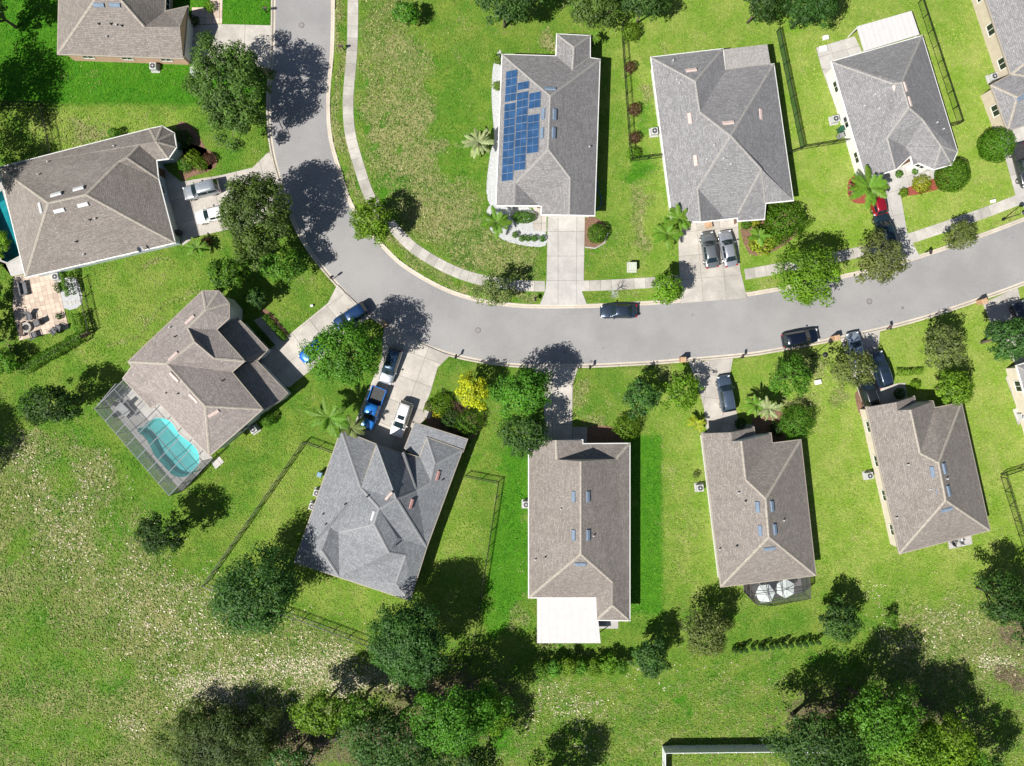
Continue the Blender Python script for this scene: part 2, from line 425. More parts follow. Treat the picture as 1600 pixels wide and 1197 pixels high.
wx = (vnoise(GX, GY, 2.2, 1) - 0.5) * 30 + (vnoise(GX, GY, 0.8, 2) - 0.5) * 10
wy = (vnoise(GX, GY, 2.2, 3) - 0.5) * 30 + (vnoise(GX, GY, 0.8, 4) - 0.5) * 10
QX, QY = PX + wx, PY + wy
lush = np.full(GX.shape, 0.30); dry = np.full(GX.shape, 0.17); sand = np.zeros(GX.shape); yel = np.zeros(GX.shape); soil = np.zeros(GX.shape)
def zone(arr, poly, v, soft=18, warp=True):
    m = soft_poly(QX if warp else PX, QY if warp else PY, poly, soft); arr += (v - arr) * m
def blob(arr, x, y, rx, ry, v):
    m = np.exp(-(((QX - x) / rx) ** 2 + ((QY - y) / ry) ** 2) ** 1.5); arr += (v - arr) * m
# yellow-green lawns on the right half
zone(yel, [(930, -200), (1900, -200), (1900, 1000), (1300, 930), (1040, 940), (1000, 560), (960, 300)], 0.55, 60)
zone(yel, [(1240, 60), (1900, 60), (1900, 880), (1290, 880), (1240, 400)], 0.85, 50)
zone(yel, [(130, 430), (330, 400), (240, 560), (60, 590)], 0.35, 30)
zone(yel, [(0, 165), (300, 168), (300, 215), (60, 250)], 0.5, 12)
zone(yel, [(440, 690), (740, 690), (740, 1010), (330, 920)], 0.45, 30)
# lush strips
zone(lush, [(-400, -300), (430, -300), (430, 150), (300, 163), (0, 160), (-400, 160)], 1.0, 8, False)
zone(yel, [(-400, -300), (430, -300), (430, 150), (300, 163), (0, 160), (-400, 160)], 0.0, 8, False)
zone(lush, [(790, 690), (830, 690), (830, 930), (790, 1000), (752, 1010)], 0.85, 8)
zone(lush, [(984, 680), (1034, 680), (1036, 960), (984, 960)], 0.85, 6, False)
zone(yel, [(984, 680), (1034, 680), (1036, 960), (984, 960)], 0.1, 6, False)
zone(lush, [(150, 655), (270, 780), (255, 850), (110, 680)], 0.5, 16)
blob(lush, 1005, 265, 26, 22, 0.9); blob(lush, 1010, 190, 18, 22, 0.7); blob(lush, 1290, 1025, 60, 18, 0.6); blob(lush, 320, 245, 60, 20, 0.6)
blob(lush, 790, 1160, 25, 30, 0.9); blob(lush, 1070, 1105, 12, 10, 0.9); blob(lush, 1400, 690, 40, 150, 0.45)
for _ in range(46): # green weed spots in the dry lawn
    a, b = rng.uniform(565, 700), rng.uniform(90, 300); blob(lush, a, b, rng.uniform(6, 14), rng.uniform(6, 14), 0.75)
zone(lush, [(650, 150), (770, 120), (760, 320), (640, 300)], 0.5, 40)
# dry / bare zones
zone(dry, [(-300, 690), (60, 670), (160, 700), (255, 850), (330, 920), (450, 960), (620, 1030), (660, 1085), (560, 1110), (450, 1250), (-300, 1250)], 0.62, 26)
zone(sand, [(60, 700), (160, 700), (255, 850), (330, 920), (450, 960), (620, 1030), (640, 1085), (480, 1120), (250, 1100), (120, 900)], 0.42, 60)
for x, y, rx, ry, v in [(330, 1075, 70, 35, 0.95), (470, 1040, 100, 30, 0.8), (560, 1065, 70, 18, 0.95), (640, 1055, 50, 14, 0.8), (300, 950, 60, 60, 0.5), (90, 800, 60, 90, 0.45), (30, 720, 30, 60, 0.5),
                       (200, 1130, 30, 18, 0.7), (450, 1130, 40, 50, 0.6), (900, 1100, 60, 30, 0.55), (860, 1080, 30, 20, 0.5), (1480, 975, 90, 30, 0.5), (1560, 1035, 45, 22, 0.85), (1410, 1010, 60, 25, 0.4),
                       (830, 1120, 20, 20, 0.5), (920, 1170, 20, 25, 0.5), (1360, 925, 20, 40, 0.4), (1010, 1050, 40, 20, 0.35), (1130, 1060, 60, 20, 0.3)]:
    blob(sand, x, y, rx, ry, v)
for x, y, rx, ry in [(30, 1000, 60, 80), (120, 1040, 50, 40), (60, 1150, 60, 50), (180, 1050, 40, 30), (140, 1150, 45, 30), (95, 740, 30, 40), (180, 820, 25, 60), (30, 860, 20, 40)]:
    blob(dry, x, y, rx, ry, 0.38); blob(lush, x, y, rx, ry, 0.55); sand *= 1 - 0.8 * np.exp(-(((QX - x) / rx) ** 2 + ((QY - y) / ry) ** 2) ** 1.5)
zone(dry, [(740, 1010), (1000, 1070), (1280, 1020), (1700, 900), (1900, 1250), (740, 1250)], 0.42, 50)
zone(dry, [(1380, 940), (1900, 900), (1900, 1080), (1420, 1060)], 0.62, 40)
zone(dry, [(905, 455), (1060, 452), (1200, 430), (1400, 395), (1600, 330), (1600, 345), (1400, 412), (1200, 455), (1000, 475), (905, 475)], 0.45, 8)
zone(dry, [(556, -50), (640, -50), (650, 60), (700, 90), (670, 160), (690, 260), (760, 330), (850, 385), (850, 436), (720, 432), (620, 350), (570, 260), (556, 150)], 0.62, 30)
zone(dry, [(525, -50), (545, -50), (540, 200), (600, 340), (700, 435), (840, 455), (840, 475), (700, 455), (580, 360), (520, 220)], 0.72, 8)
for x, y, rx, ry, v in [(625, 75, 28, 18, 0.85), (590, 200, 25, 40, 0.7), (650, 190, 30, 50, 0.75), (640, 260, 35, 22, 0.8), (690, 230, 22, 14, 0.8), (720, 300, 40, 20, 0.6), (700, 340, 60, 30, 0.75), (760, 395, 50, 25, 0.7),
                       (1000, 340, 20, 60, 0.75), (1010, 150, 12, 30, 0.7), (1033, 120, 8, 40, 0.8), (960, 380, 30, 30, 0.4), (905, 615, 16, 25, 0.7), (930, 660, 25, 12, 0.6), (1030, 580, 30, 12, 0.75),
                       (860, 72, 14, 12, 0.95), (720, 45, 60, 30, 0.35), (1270, 580, 25, 30, 0.7), (1235, 565, 25, 8, 0.8), (1310, 620, 15, 30, 0.7), (1245, 620, 25, 15, 0.7), (805, 960, 15, 30, 0.7), (790, 715, 10, 30, 0.5),
                       (1075, 810, 25, 40, 0.35), (130, 210, 40, 20, 0.8), (240, 415, 20, 8, 0.8), (215, 490, 60, 6, 0.45), (180, 520, 70, 6, 0.4), (480, 440, 18, 10, 0.45), (545, 420, 25, 20, 0.4), (890, 1010, 60, 14, 0.5)]:
    blob(dry, x, y, rx, ry, v)
zone(dry, [(150, 548), (230, 492), (300, 443), (303, 449), (232, 499), (154, 555)], 0.55, 5); zone(dry, [(190, 558), (270, 500), (273, 505), (194, 564)], 0.45, 5)
zone(dry, [(1520, 640), (1575, 800), (1580, 798), (1526, 638)], 0.4, 5); zone(dry, [(1300, 640), (1316, 640), (1350, 860), (1332, 860)], 0.35, 10); zone(dry, [(1045, 690), (1060, 690), (1085, 960), (1066, 960)], 0.38, 10)
for k in range(5): zone(dry, [(800, 1075 + k * 18), (1240, 1068 + k * 18), (1240, 1074 + k * 18), (800, 1082 + k * 18)], 0.5, 6)
# brown earth under the woods
for x, y, rx, ry in [(700, 1080, 110, 35), (640, 1150, 160, 60), (480, 1170, 60, 50), (1380, 1130, 150, 60), (1590, 970, 40, 50), (1580, 1060, 30, 20), (1260, 1130, 40, 40), (340, 1150, 60, 50)]:
    blob(soil, x, y, rx, ry, 0.8)
dry *= 1 - 0.75 * np.clip((lush - .6) / .3, 0, 1)
# road bed and pools cut into the ground
cx = np.array([c.x for c in C]); cy = np.array([c.y for c in C])
GZ = np.zeros(GX.shape)
sub = (np.abs(GX) < 90) & (np.abs(GY) < 72)
dmin = np.full(GX.shape, 99.0)
fx, fy = GX[sub], GY[sub]; dm = np.full(fx.shape, 99.0)
for i in range(0, len(C) - 1):
    ax, ay, bx, by = cx[i], cy[i], cx[i + 1], cy[i + 1]; L = (bx - ax) ** 2 + (by - ay) ** 2
    t_ = np.clip(((fx - ax) * (bx - ax) + (fy - ay) * (by - ay)) / L, 0, 1)
    dm = np.minimum(dm, np.hypot(fx - ax - t_ * (bx - ax), fy - ay - t_ * (by - ay)))
dmin[sub] = dm
GZ += (vnoise(GX, GY, 1.1, 8) - 0.5) * 0.03 * (dmin > 5)
GZ[dmin < 4.06] = -0.35
for pool in (POOL3, POOL2):
    GZ[inside_np(PX, PY, [(p[0], p[1]) for p in pool]) | (soft_poly(PX, PY, pool, 8) > 0.02)] = -2.2
ny, nx = GX.shape
V = np.stack([GX, GY, GZ], -1).reshape(-1, 3).astype(np.float32)
I = np.arange(ny * nx).reshape(ny, nx)
F = np.stack([I[:-1, :-1], I[:-1, 1:], I[1:, 1:], I[1:, :-1]], -1).reshape(-1, 4).astype(np.int32)
def np_mesh(name, V, F, mats):
    me = bpy.data.meshes.new(name); k = F.shape[1]
    me.vertices.add(len(V)); me.vertices.foreach_set("co", V.astype(np.float32).ravel())
    me.loops.add(F.size); me.loops.foreach_set("vertex_index", F.astype(np.int32).ravel())
    me.polygons.add(len(F)); me.polygons.foreach_set("loop_start", np.arange(0, F.size, k, dtype=np.int32))
    for m in mats: me.materials.append(m)
    me.update(calc_edges=True); return me
me = np_mesh("ground", V, F, [])
a = me.color_attributes.new("zone", 'FLOAT_COLOR', 'POINT')
a.data.foreach_set("color", np.stack([lush, dry, sand, yel], -1).reshape(-1).astype(np.float32))
a = me.attributes.new("soil", 'FLOAT', 'POINT'); a.data.foreach_set("value", soil.reshape(-1).astype(np.float32))
t = NT('lawn'); p = t.pos()
at_ = t.n("ShaderNodeAttribute"); at_.attribute_name = "zone"
sp = t.n("ShaderNodeSeparateColor"); t.l(at_.outputs["Color"], sp.inputs[0])
L_, D_, S_, Y_ = sp.outputs[0], sp.outputs[1], sp.outputs[2], at_.outputs["Alpha"]
so_ = t.n("ShaderNodeAttribute"); so_.attribute_name = "soil"
n0 = t.noise(0.11, p, 5, 0.7); n1 = t.noise(0.34, p, 6, 0.68); n2 = t.noise(0.85, p, 7, 0.78); n3 = t.noise(2.4, p, 5, 0.85); n4 = t.noise(9, p, 3, 0.85)
base = t.mix(t.ramp(n1, 0.35, 0.68), (0.076, 0.182, 0.017), (0.165, 0.235, 0.036))
yl = t.mix(t.ramp(n1, 0.35, 0.68), (0.180, 0.295, 0.030), (0.295, 0.350, 0.085))
lu = t.mix(t.ramp(n2, 0.35, 0.68), (0.030, 0.150, 0.005), (0.072, 0.215, 0.012))
c = t.mix(Y_, base, yl); c = t.mix(t.ramp(t.math('ADD', L_, t.math('MULTIPLY', t.math('SUBTRACT', n2, 0.5), 0.9)), 0.25, 0.95, 0, 0.92), c, lu)
dn = t.math('ADD', D_, t.math('MULTIPLY', t.math('SUBTRACT', n2, 0.5), 1.7)); dn = t.math('ADD', dn, t.math('MULTIPLY', t.math('SUBTRACT', n0, 0.5), 1.2)); dn = t.math('ADD', dn, t.math('MULTIPLY', t.math('SUBTRACT', n3, 0.5), 1.1))
tan = t.mix(t.ramp(n3, 0.3, 0.7), (0.185, 0.190, 0.062), (0.330, 0.305, 0.150))
c = t.mix(t.ramp(D_, 0.35, 0.65, 0, 0.55), c, (0.085, 0.150, 0.030)); c = t.mix(t.ramp(dn, 0.34, 0.95, 0, 0.9), c, tan)
sn = t.math('ADD', t.math('MULTIPLY', S_, 0.62), t.math('MULTIPLY', t.math('SUBTRACT', n3, 0.5), 1.5)); sn = t.math('ADD', sn, t.math('MULTIPLY', t.math('SUBTRACT', n4, 0.5), 0.9))
sn = t.math('MULTIPLY', t.ramp(sn, 0.44, 0.72), t.ramp(S_, 0.02, 0.25))
c = t.mix(sn, c, t.mix(t.ramp(n4, 0.3, 0.7), (0.36, 0.31, 0.20), (0.62, 0.55, 0.43)))
c = t.mix(t.ramp(t.math('ADD', so_.outputs["Fac"], t.math('MULTIPLY', t.math('SUBTRACT', n2, 0.5), 0.8)), 0.3, 0.8, 0, 0.9), c, t.mix(t.ramp(n3, 0.3, 0.7), (0.085, 0.060, 0.042), (0.19, 0.145, 0.105)))
# mown stripes and blade-scale mottling
c = t.mix(t.ramp(n4, 0.25, 0.75), t.hsv(c, v=0.60), t.hsv(c, v=1.36)); c = t.mix(t.ramp(n3, 0.3, 0.7), t.hsv(c, v=0.80), t.hsv(c, v=1.16))
t.l(c, t.b.inputs["Base Color"]); t.b.inputs["Roughness"].default_value = 0.95; t.b.inputs["Specular IOR Level"].default_value = 0.12
hh = t.math('ADD', n4, t.math('MULTIPLY', n3, 0.8)); t.bump(hh, 0.65, 0.12)
M['lawn'] = t.m; me.materials.append(t.m)
tag(link("ground", me), "lawns and rough grass around the houses", kind="structure")

# ------------------------------------------------------------------ road, kerbs, pavement
tag(strip([(-HALF - 0.02, ROADZ), (-1.2, ROADZ + 0.03), (1.2, ROADZ + 0.03), (HALF + 0.02, ROADZ)], "road", M['asphalt']), "grey asphalt residential street with a wide bend", kind="structure")
M['kerb_line'] = plain('kerb_line', (0.30, 0.26, 0.20), 0.95, var=0.3)  # darker tone for the thin strip along the kerb fold
for sgn, nm in ((1, "along the inside of the bend"), (-1, "along the outside of the bend")):
    prof = [(HALF, ROADZ + 0.004), (HALF + 0.24, ROADZ + 0.012), (HALF + 0.34, 0.0), (HALF + 0.40, 0.03), (HALF + 0.54, 0.036), (HALF + 0.55, -0.2)]
    pr = [(sgn * o, z) for o, z in prof]
    if sgn > 0: pr = pr
    o = strip(pr, "kerb", M['kerb']); tag(o, "pale concrete rolled kerb " + nm, kind="structure")
    gl = strip([(sgn * (HALF + 0.235), ROADZ + 0.016), (sgn * (HALF + 0.285), ROADZ + 0.06)], "gutter_line", M['kerb_line']); gl.parent = o
def slab_poly(name, poly, z0, z1, mat, parent):
    v, f = prism_vf(poly, z0, z1); return mk(name, v, f, mat, parent)
DRIVES = {}
def paved(name, label, pts, mat, ang=0.0, sx=3.0, sy=3.0, z=0.05, piece="slab", gap=0.02, base='joint', ox=0.0, oy=0.0):
    """a paved area cut into real slabs by joints along a turned grid"""
    poly = ccw([tuple(P(*p)[:2]) for p in pts])
    root = mk(name, *prism_vf(poly, -0.12, z - 0.03), M[base]); tag(root, label, kind="structure")
    u = (math.cos(math.radians(ang)), math.sin(math.radians(ang))); w = (-u[1], u[0])
    a = [p[0] * u[0] + p[1] * u[1] for p in poly]; b = [p[0] * w[0] + p[1] * w[1] for p in poly]
    x = min(a) + ox
    while x < max(a):
        y = min(b) + oy
        row = clip_half(clip_half(poly, u[0], u[1], x + sx - gap), -u[0], -u[1], -(x + gap) if x > min(a) else 1e9)
        while y < max(b) and len(row) > 2:
            q = clip_half(clip_half(row, w[0], w[1], y + sy - gap), -w[0], -w[1], -(y + gap) if y > min(b) else 1e9)
            if len(q) > 2 and abs(area2(q)) > 0.1: slab_poly(piece, q, z - 0.09, z, M[mat], root)
            y += sy
        x += sx
    DRIVES[name + str(len(DRIVES))] = poly; EXCL.append(poly)
    return root
paved("driveway", "pale driveway of the brick-walled house at the top left", [(297, 40), (345, 38), (424, 40), (422, 108), (325, 100), (297, 98)], 'concrete', -3, 3.6, 2.9)
paved("garden_path", "cream stepping path beside the brick-walled house", [(300, 12), (327, 12), (330, -10), (348, -10), (347, 37), (300, 39)], 'paver_tan', 0, 0.9, 0.9, z=0.045)
paved("paved_pad", "grey pad with a white rim at the brick house corner", [(297, 121), (297, 105), (312, 93), (328, 93), (328, 122)], 'lightgrey', 0, 1.3, 1.3, z=0.06, base='trim')
paved("driveway", "broad driveway holding the silver and white cars at the left", [(250, 250), (263, 268), (283, 284), (345, 274), (395, 262), (421, 236), (432, 275), (446, 318), (440, 330), (420, 345), (306, 370), (286, 384), (262, 330)], 'concrete', 14, 3.3, 3.0)
paved("driveway", "diagonal driveway of the house with the screened pool", [(527, 445), (513, 473), (446, 528), (400, 562), (440, 602), (452, 605), (490, 575), (560, 508), (583, 494), (556, 473)], 'concrete', 38, 2.9, 2.6)
paved("driveway", "driveway with the blue pickup and white SUV", [(601, 508), (646, 532), (703, 556), (684, 574), (672, 615), (661, 640), (664, 655), (652, 668), (632, 712), (588, 700), (546, 682), (575, 610), (597, 560), (598, 530)], 'concrete', -20, 3.2, 3.3)
paved("driveway", "tree-shaded driveway of the house with the white flat lanai", [(832, 574), (903, 575), (895, 600), (894, 690), (894, 702), (850, 702), (850, 600)], 'concrete', 0, 2.6, 3.2)
paved("garden_path", "short entry path right of the tree-shaded driveway", [(895, 667), (917, 667), (917, 692), (895, 692)], 'concrete', 0, 1.0, 1.05, z=0.045)
paved("driveway", "driveway under the blue-grey SUV with house shadow at its end", [(1076, 566), (1145, 560), (1140, 587), (1152, 650), (1153, 662), (1178, 664), (1178, 690), (1107, 694), (1100, 640), (1090, 600)], 'concrete', -8, 2.7, 3.0)
paved("driveway", "driveway with three dark cars under the olive tree", [(1313, 530), (1375, 515), (1372, 545), (1395, 600), (1414, 598), (1419, 628), (1356, 655), (1340, 610), (1327, 570)], 'concrete', 15, 2.9, 3.0)
paved("driveway", "straight white driveway of the solar panel house", [(856, 326), (914, 326), (912, 437), (909, 455), (917, 476), (843, 477), (852, 455), (854, 437)], 'concrete_white', 0, 2.42, 3.2)
paved("driveway", "wide driveway holding the two parked grey sedans", [(1066, 332), (1152, 322), (1156, 420), (1167, 466), (1063, 474), (1060, 380)], 'concrete', 5, 3.0, 3.1)
paved("driveway", "narrow driveway with the red car under the palm", [(1347, 262), (1397, 250), (1418, 367), (1438, 402), (1402, 413), (1385, 405), (1373, 375)], 'concrete_white', 15, 2.6, 3.1)
paved("driveway", "driveway at the right edge beside the clipped round tree", [(1558, 190), (1640, 165), (1660, 280), (1640, 335), (1613, 341), (1588, 310), (1570, 245)], 'concrete_white', 15, 2.8, 3.1)
paved("driveway", "driveway at the right edge beside the brown mailbox", [(1535, 474), (1590, 449), (1597, 485), (1640, 560), (1590, 575), (1560, 530), (1546, 500)], 'concrete', 20, 3.0, 3.0)
DP = list(DRIVES.values())
pav = mk("pavement", [at(0, 5.8), at(1, 5.8), at(1, 7.2)], [(0, 1, 2)], M['joint']); tag(pav, "concrete pavement following the inside of the street", kind="structure")
s = 0.75
while s < ARC[-1] - 2:
    q = [at(s + .015, 5.82), at(s + 1.485, 5.82), at(s + 1.485, 7.2), at(s + .015, 7.2)]
    mid = at(s + 0.75, 6.5); s += 1.5
    if abs(mid.x) > 84 or abs(mid.y) > 68: continue
    if any(inside(mid, d) for d in DP): continue
    slab_poly("slab", [tuple(v[:2]) for v in q], -0.08, 0.04 + random.Random(s).uniform(-.004, .008), M['concrete_old'], pav)

# ------------------------------------------------------------------ houses
def newell(pts):
    n = Vector((0, 0, 0))
    for i in range(len(pts)):
        a, b = pts[i], pts[(i + 1) % len(pts)]
        n += Vector(((a.y - b.y) * (a.z + b.z), (a.z - b.z) * (a.x + b.x), (a.x - b.x) * (a.y + b.y)))
    if n.z < 0: n = -n
    return n.normalized()
def vent_vf(p, n, ln, wd, hh, rot=None):
    u = Vector((0, 0, 1)).cross(n)
    u = u.normalized() if u.length > 1e-3 else Vector((1, 0, 0))
    if rot is not None:
        u = Vector((math.cos(rot), math.sin(rot), 0)); u = (u - n * u.dot(n)).normalized()
    w = n.cross(u)
    V = []
    for h_, k in ((-0.02, 1.0), (hh * 0.55, 1.0), (hh, 0.72)):
        for a, b in ((-1, -1), (1, -1), (1, 1), (-1, 1)):
            V.append(p + u * a * ln / 2 * (k if k == 1 else 0.95) + w * b * wd / 2 * k + n * h_)
    F = [(8, 9, 10, 11)]
    for l in (0, 4): F += [(l + i, l + (i + 1) % 4, l + (i + 1) % 4 + 4, l + i + 4) for i in range(4)]
    return V, F
def house(name, label, V, outline, faces, ez=2.75, pitch=0.55, roof='roof_brown', cap='cap_tan', wall='stucco_cream', gables=(), vents=(), pipes=(), vent_mat='vent_sky_tint', gutter='trim', vent_size=(1.35, 0.5),
          garage=None, door=None, over=0.42, windows=True, lower=(), group="houses along the bend"):
    W3 = {}
    for k, v in V.items():
        if len(v) == 2: W3[k] = P(v[0], v[1], ez)
    for k, v in V.items():
        if len(v) == 3: W3[k] = P(*v)
    for k, v in V.items():
        if len(v) == 4:
            a, b = W3[v[2]], W3[v[3]]; z = ez + 1.5
            d = Vector((b.x - a.x, b.y - a.y)).normalized()
            for _ in range(12):
                q = P(v[0], v[1], z); r = Vector((q.x - a.x, q.y - a.y)); z = ez + pitch * abs(d.x * r.y - d.y * r.x)
            W3[k] = P(v[0], v[1], z)
    oc = [W3[k] for k in outline]
    cen = sum(oc, Vector()) / len(oc)
    root = thing(name, label, "house", (cen.x, cen.y, 0), group)
    # roof
    RV, RF, UV = [], [], []; planes = []
    for f in faces:
        pts = [W3[k] for k in f]
        n = newell(pts)
        if area2([(p.x, p.y) for p in pts]) < 0: pts = pts[::-1]
        u = Vector((0, 0, 1)).cross(n); u = u.normalized() if u.length > 1e-3 else Vector((1, 0, 0)); w = n.cross(u)
        i0 = len(RV); RV += pts; planes.append((pts, n))
        tri = tessellate_polygon([[Vector((p.x, p.y, 0)) for p in pts]])
        for tr in tri:
            tr = list(tr)
            if area2([(pts[i].x, pts[i].y) for i in tr]) < 0: tr.reverse()
            RF.append(tuple(i0 + i for i in tr)); UV += [(pts[i].dot(u), pts[i].dot(w)) for i in tr]
    # eave edge: fascia band and soffit
    ro = mk("roof", RV, RF, M[roof], root, uv=UV)
    # ridge and hip caps
    edges = {}
    for fi, f in enumerate(faces):
        for i in range(len(f)):
            e = frozenset((f[i], f[(i + 1) % len(f)])); edges.setdefault(e, []).append(fi)
    for e, fs in edges.items():
        if len(fs) != 2 or len(e) != 2: continue
        a, b = [W3[k] for k in sorted(e)]
        n1, n2 = planes[fs[0]][1], planes[fs[1]][1]
        c1 = sum(planes[fs[0]][0], Vector()) / len(planes[fs[0]][0])
        if (b - a).length < 0.7 or n2.dot(c1 - a) > -0.05: continue       # only convex edges
        d = (b - a).normalized()
        s1 = n1.cross(d); s1 = s1 if s1.dot(c1 - a) > 0 else -s1
        c2 = sum(planes[fs[1]][0], Vector()) / len(planes[fs[1]][0]); s2 = n2.cross(d); s2 = s2 if s2.dot(c2 - a) > 0 else -s2
        up = (n1 + n2).normalized(); wdt = 0.16
        vs = []
        for p in (a, b): vs += [p + s1 * wdt + n1 * 0.004, p + s1 * wdt + n1 * 0.03, p + up * 0.05, p + s2 * wdt + n2 * 0.03, p + s2 * wdt + n2 * 0.004]
        fcs = [(i, i + 1, i + 6, i + 5) for i in range(4)] + [(0, 1, 2, 3, 4), (9, 8, 7, 6, 5)]
        mk("ridge_cap", vs, fcs, M[cap], ro)
        ORG[ro] = ORG[root]
    ORG[ro] = ORG[root]
    # outline, walls
    O = [(p.x, p.y, p.z) for p in oc]
    if area2(O) < 0: O.reverse()
    n = len(O)
    inner = offset_poly(O, -over)
    gut = offset_poly(O, 0.11); EXCL.append([tuple(q) for q in inner])
    gv, gf = [], []
    for i in range(n):
        z = O[i][2]; gv += [Vector((O[i][0], O[i][1], z + 0.005)), Vector((gut[i].x, gut[i].y, z - 0.02)), Vector((gut[i].x, gut[i].y, z - 0.19)), Vector((inner[i].x, inner[i].y, z - 0.19))]
    for i in range(n):
        j = (i + 1) % n
        for k in range(3): gf.append((i * 4 + k, i * 4 + k + 1, j * 4 + k + 1, j * 4 + k))
    mk("gutter", gv, gf, M[gutter], root)
    wv, wf, wuv = [], [], []
    acc = 0.0
    for i in range(n):
        j = (i + 1) % n; L = (inner[j] - inner[i]).length; k = len(wv)
        za, zb = O[i][2] - 0.10, O[j][2] - 0.10
        wv += [Vector((inner[i].x, inner[i].y, -0.15)), Vector((inner[j].x, inner[j].y, -0.15)), Vector((inner[j].x, inner[j].y, zb)), Vector((inner[i].x, inner[i].y, za))]
        wf.append((k, k + 1, k + 2, k + 3)); wuv += [(acc, 0), (acc + L, 0), (acc + L, zb), (acc, za)]; acc += L
    for g in gables:                                   # gable triangles close the ends of the roof
        pts = [W3[k] for k in g]; k = len(wv)
        wv += pts; wf.append(tuple(range(k, k + len(pts)))); wuv += [(p.x + p.y, p.z) for p in pts]
    mk("wall", wv, wf, M[wall], root, uv=wuv)
    # windows, garage door, door
    def opening(i, tpos, w, z0, z1, kind):
        j = (i + 1) % n; a, b = inner[i], inner[j]; d = (b - a); L = d.length; d.normalize(); nn = Vector((d.y, -d.x))
        c = a + d * (tpos * L)
        def q(s, z, o): return Vector((c.x + d.x * s + nn.x * o, c.y + d.y * s + nn.y * o, z))
        if kind == 'window':
            fr = []
            for s0, s1, y0, y1 in ((-w / 2 - .09, w / 2 + .09, z1, z1 + .09), (-w / 2 - .09, w / 2 + .09, z0 - .12, z0), (-w / 2 - .09, -w / 2, z0, z1), (w / 2, w / 2 + .09, z0, z1), (-.03, .03, z0, z1)):
                vs = [q(s, z, o) for o in (0.0, 0.06) for s, z in ((s0, y0), (s1, y0), (s1, y1), (s0, y1))]
                fr.append((vs, [(4, 5, 6, 7), (0, 1, 5, 4), (1, 2, 6, 5), (2, 3, 7, 6), (3, 0, 4, 7)]))
            wo = mk("window", *join(*fr), M['trim'], root); ORG[wo] = ORG[root]
            mk("pane", [q(-w / 2, z0, .02), q(w / 2, z0, .02), q(w / 2, z1, .02), q(-w / 2, z1, .02)], [(0, 1, 2, 3)], M['glass'], wo)
        elif kind == 'garage':
            for r in range(4):
                za, zb = z0 + (z1 - z0) * r / 4 + .015, z0 + (z1 - z0) * (r + 1) / 4 - .015
                vs = [q(s, z, o) for o in (0.0, 0.05) for s, z in ((-w / 2, za), (w / 2, za), (w / 2, zb), (-w / 2, zb))]
                mk("garage_door_panel", vs, [(4, 5, 6, 7), (0, 1, 5, 4), (1, 2, 6, 5), (2, 3, 7, 6), (3, 0, 4, 7)], M['garage'], root)
        else:
            vs = [q(s, z, o) for o in (0.0, 0.05) for s, z in ((-w / 2, z0), (w / 2, z0), (w / 2, z1), (-w / 2, z1))]
            do = mk("door", vs, [(4, 5, 6, 7), (0, 1, 5, 4), (1, 2, 6, 5), (2, 3, 7, 6), (3, 0, 4, 7)], M['door'], root); ORG[do] = ORG[root]
            hv, hf = box_vf(q(w * 0.38, z0 + 1.0, 0.08), 0.06, 0.06, 0.12); mk("handle", hv, hf, M['chrome'], do)
    names = list(outline)
    if area2([(p.x, p.y) for p in oc]) < 0: names = names[::-1]
    def eidx(a, b):
        for i in range(n):
            if {names[i], names[(i + 1) % n]} == {a, b}: return i
        raise KeyError((a, b))
    used = set()
    if garage: 
        i = eidx(*garage[:2]); used.add(i); opening(i, garage[2] if len(garage) > 2 else 0.5, garage[3] if len(garage) > 3 else 4.8, 0.02, 2.25, 'garage')
    if door:
        i = eidx(*door[:2]); used.add(i); opening(i, door[2] if len(door) > 2 else 0.5, 1.0, 0.05, 2.15, 'door')
    if windows:
        for i in range(n):
            if i in used: continue
            L = (inner[(i + 1) % n] - inner[i]).length
            k = int(L // 4.2)
            if L > 1.9 and k == 0: k = 1
            for q_ in range(k):
                w_ = min(1.3, L * 0.45); opening(i, (q_ + 0.5) / k, w_, 0.95, 2.15, 'window')
                if ez > 4.5 and min(O[i][2], O[(i + 1) % n][2]) > 5.1: opening(i, (q_ + 0.5) / k, w_, 3.6, 4.7, 'window')
    # roof furniture, set on the slope under the given point of the photograph
    camp = Vector((0, 0, H))
    def onroof(px, py):
        d = P(px, py, 0) - camp; best = None
        for pts, nn in planes:
            den = d.dot(nn)
            if abs(den) < 1e-6: continue
            c0 = sum(pts, Vector()) / len(pts)
            hit = camp + d * ((c0 - camp).dot(nn) / den)
            if inside(hit, [(p.x, p.y) for p in pts]) and (best is None or hit.z > best[0].z): best = (hit, nn)
        return best
    for v in vents:
        r = onroof(v[0], v[1])
        if not r: print("no roof under vent", name, v); continue
        mk("roof_vent", *vent_vf(r[0], r[1], vent_size[0], vent_size[1], 0.17), M[v[2] if len(v) > 2 else vent_mat], ro)
    for v in pipes:
        r = onroof(v[0], v[1])
        if not r: print("no roof under pipe", name, v); continue
        c = r[0]; mk("vent_pipe", *lathe_vf((c.x, c.y, c.z - 0.1), [(0.09, 0), (0.09, 0.42), (0.055, 0.44)], 8), M[v[2] if len(v) > 2 else 'dark'], ro)
    return root, ro, W3, onroof
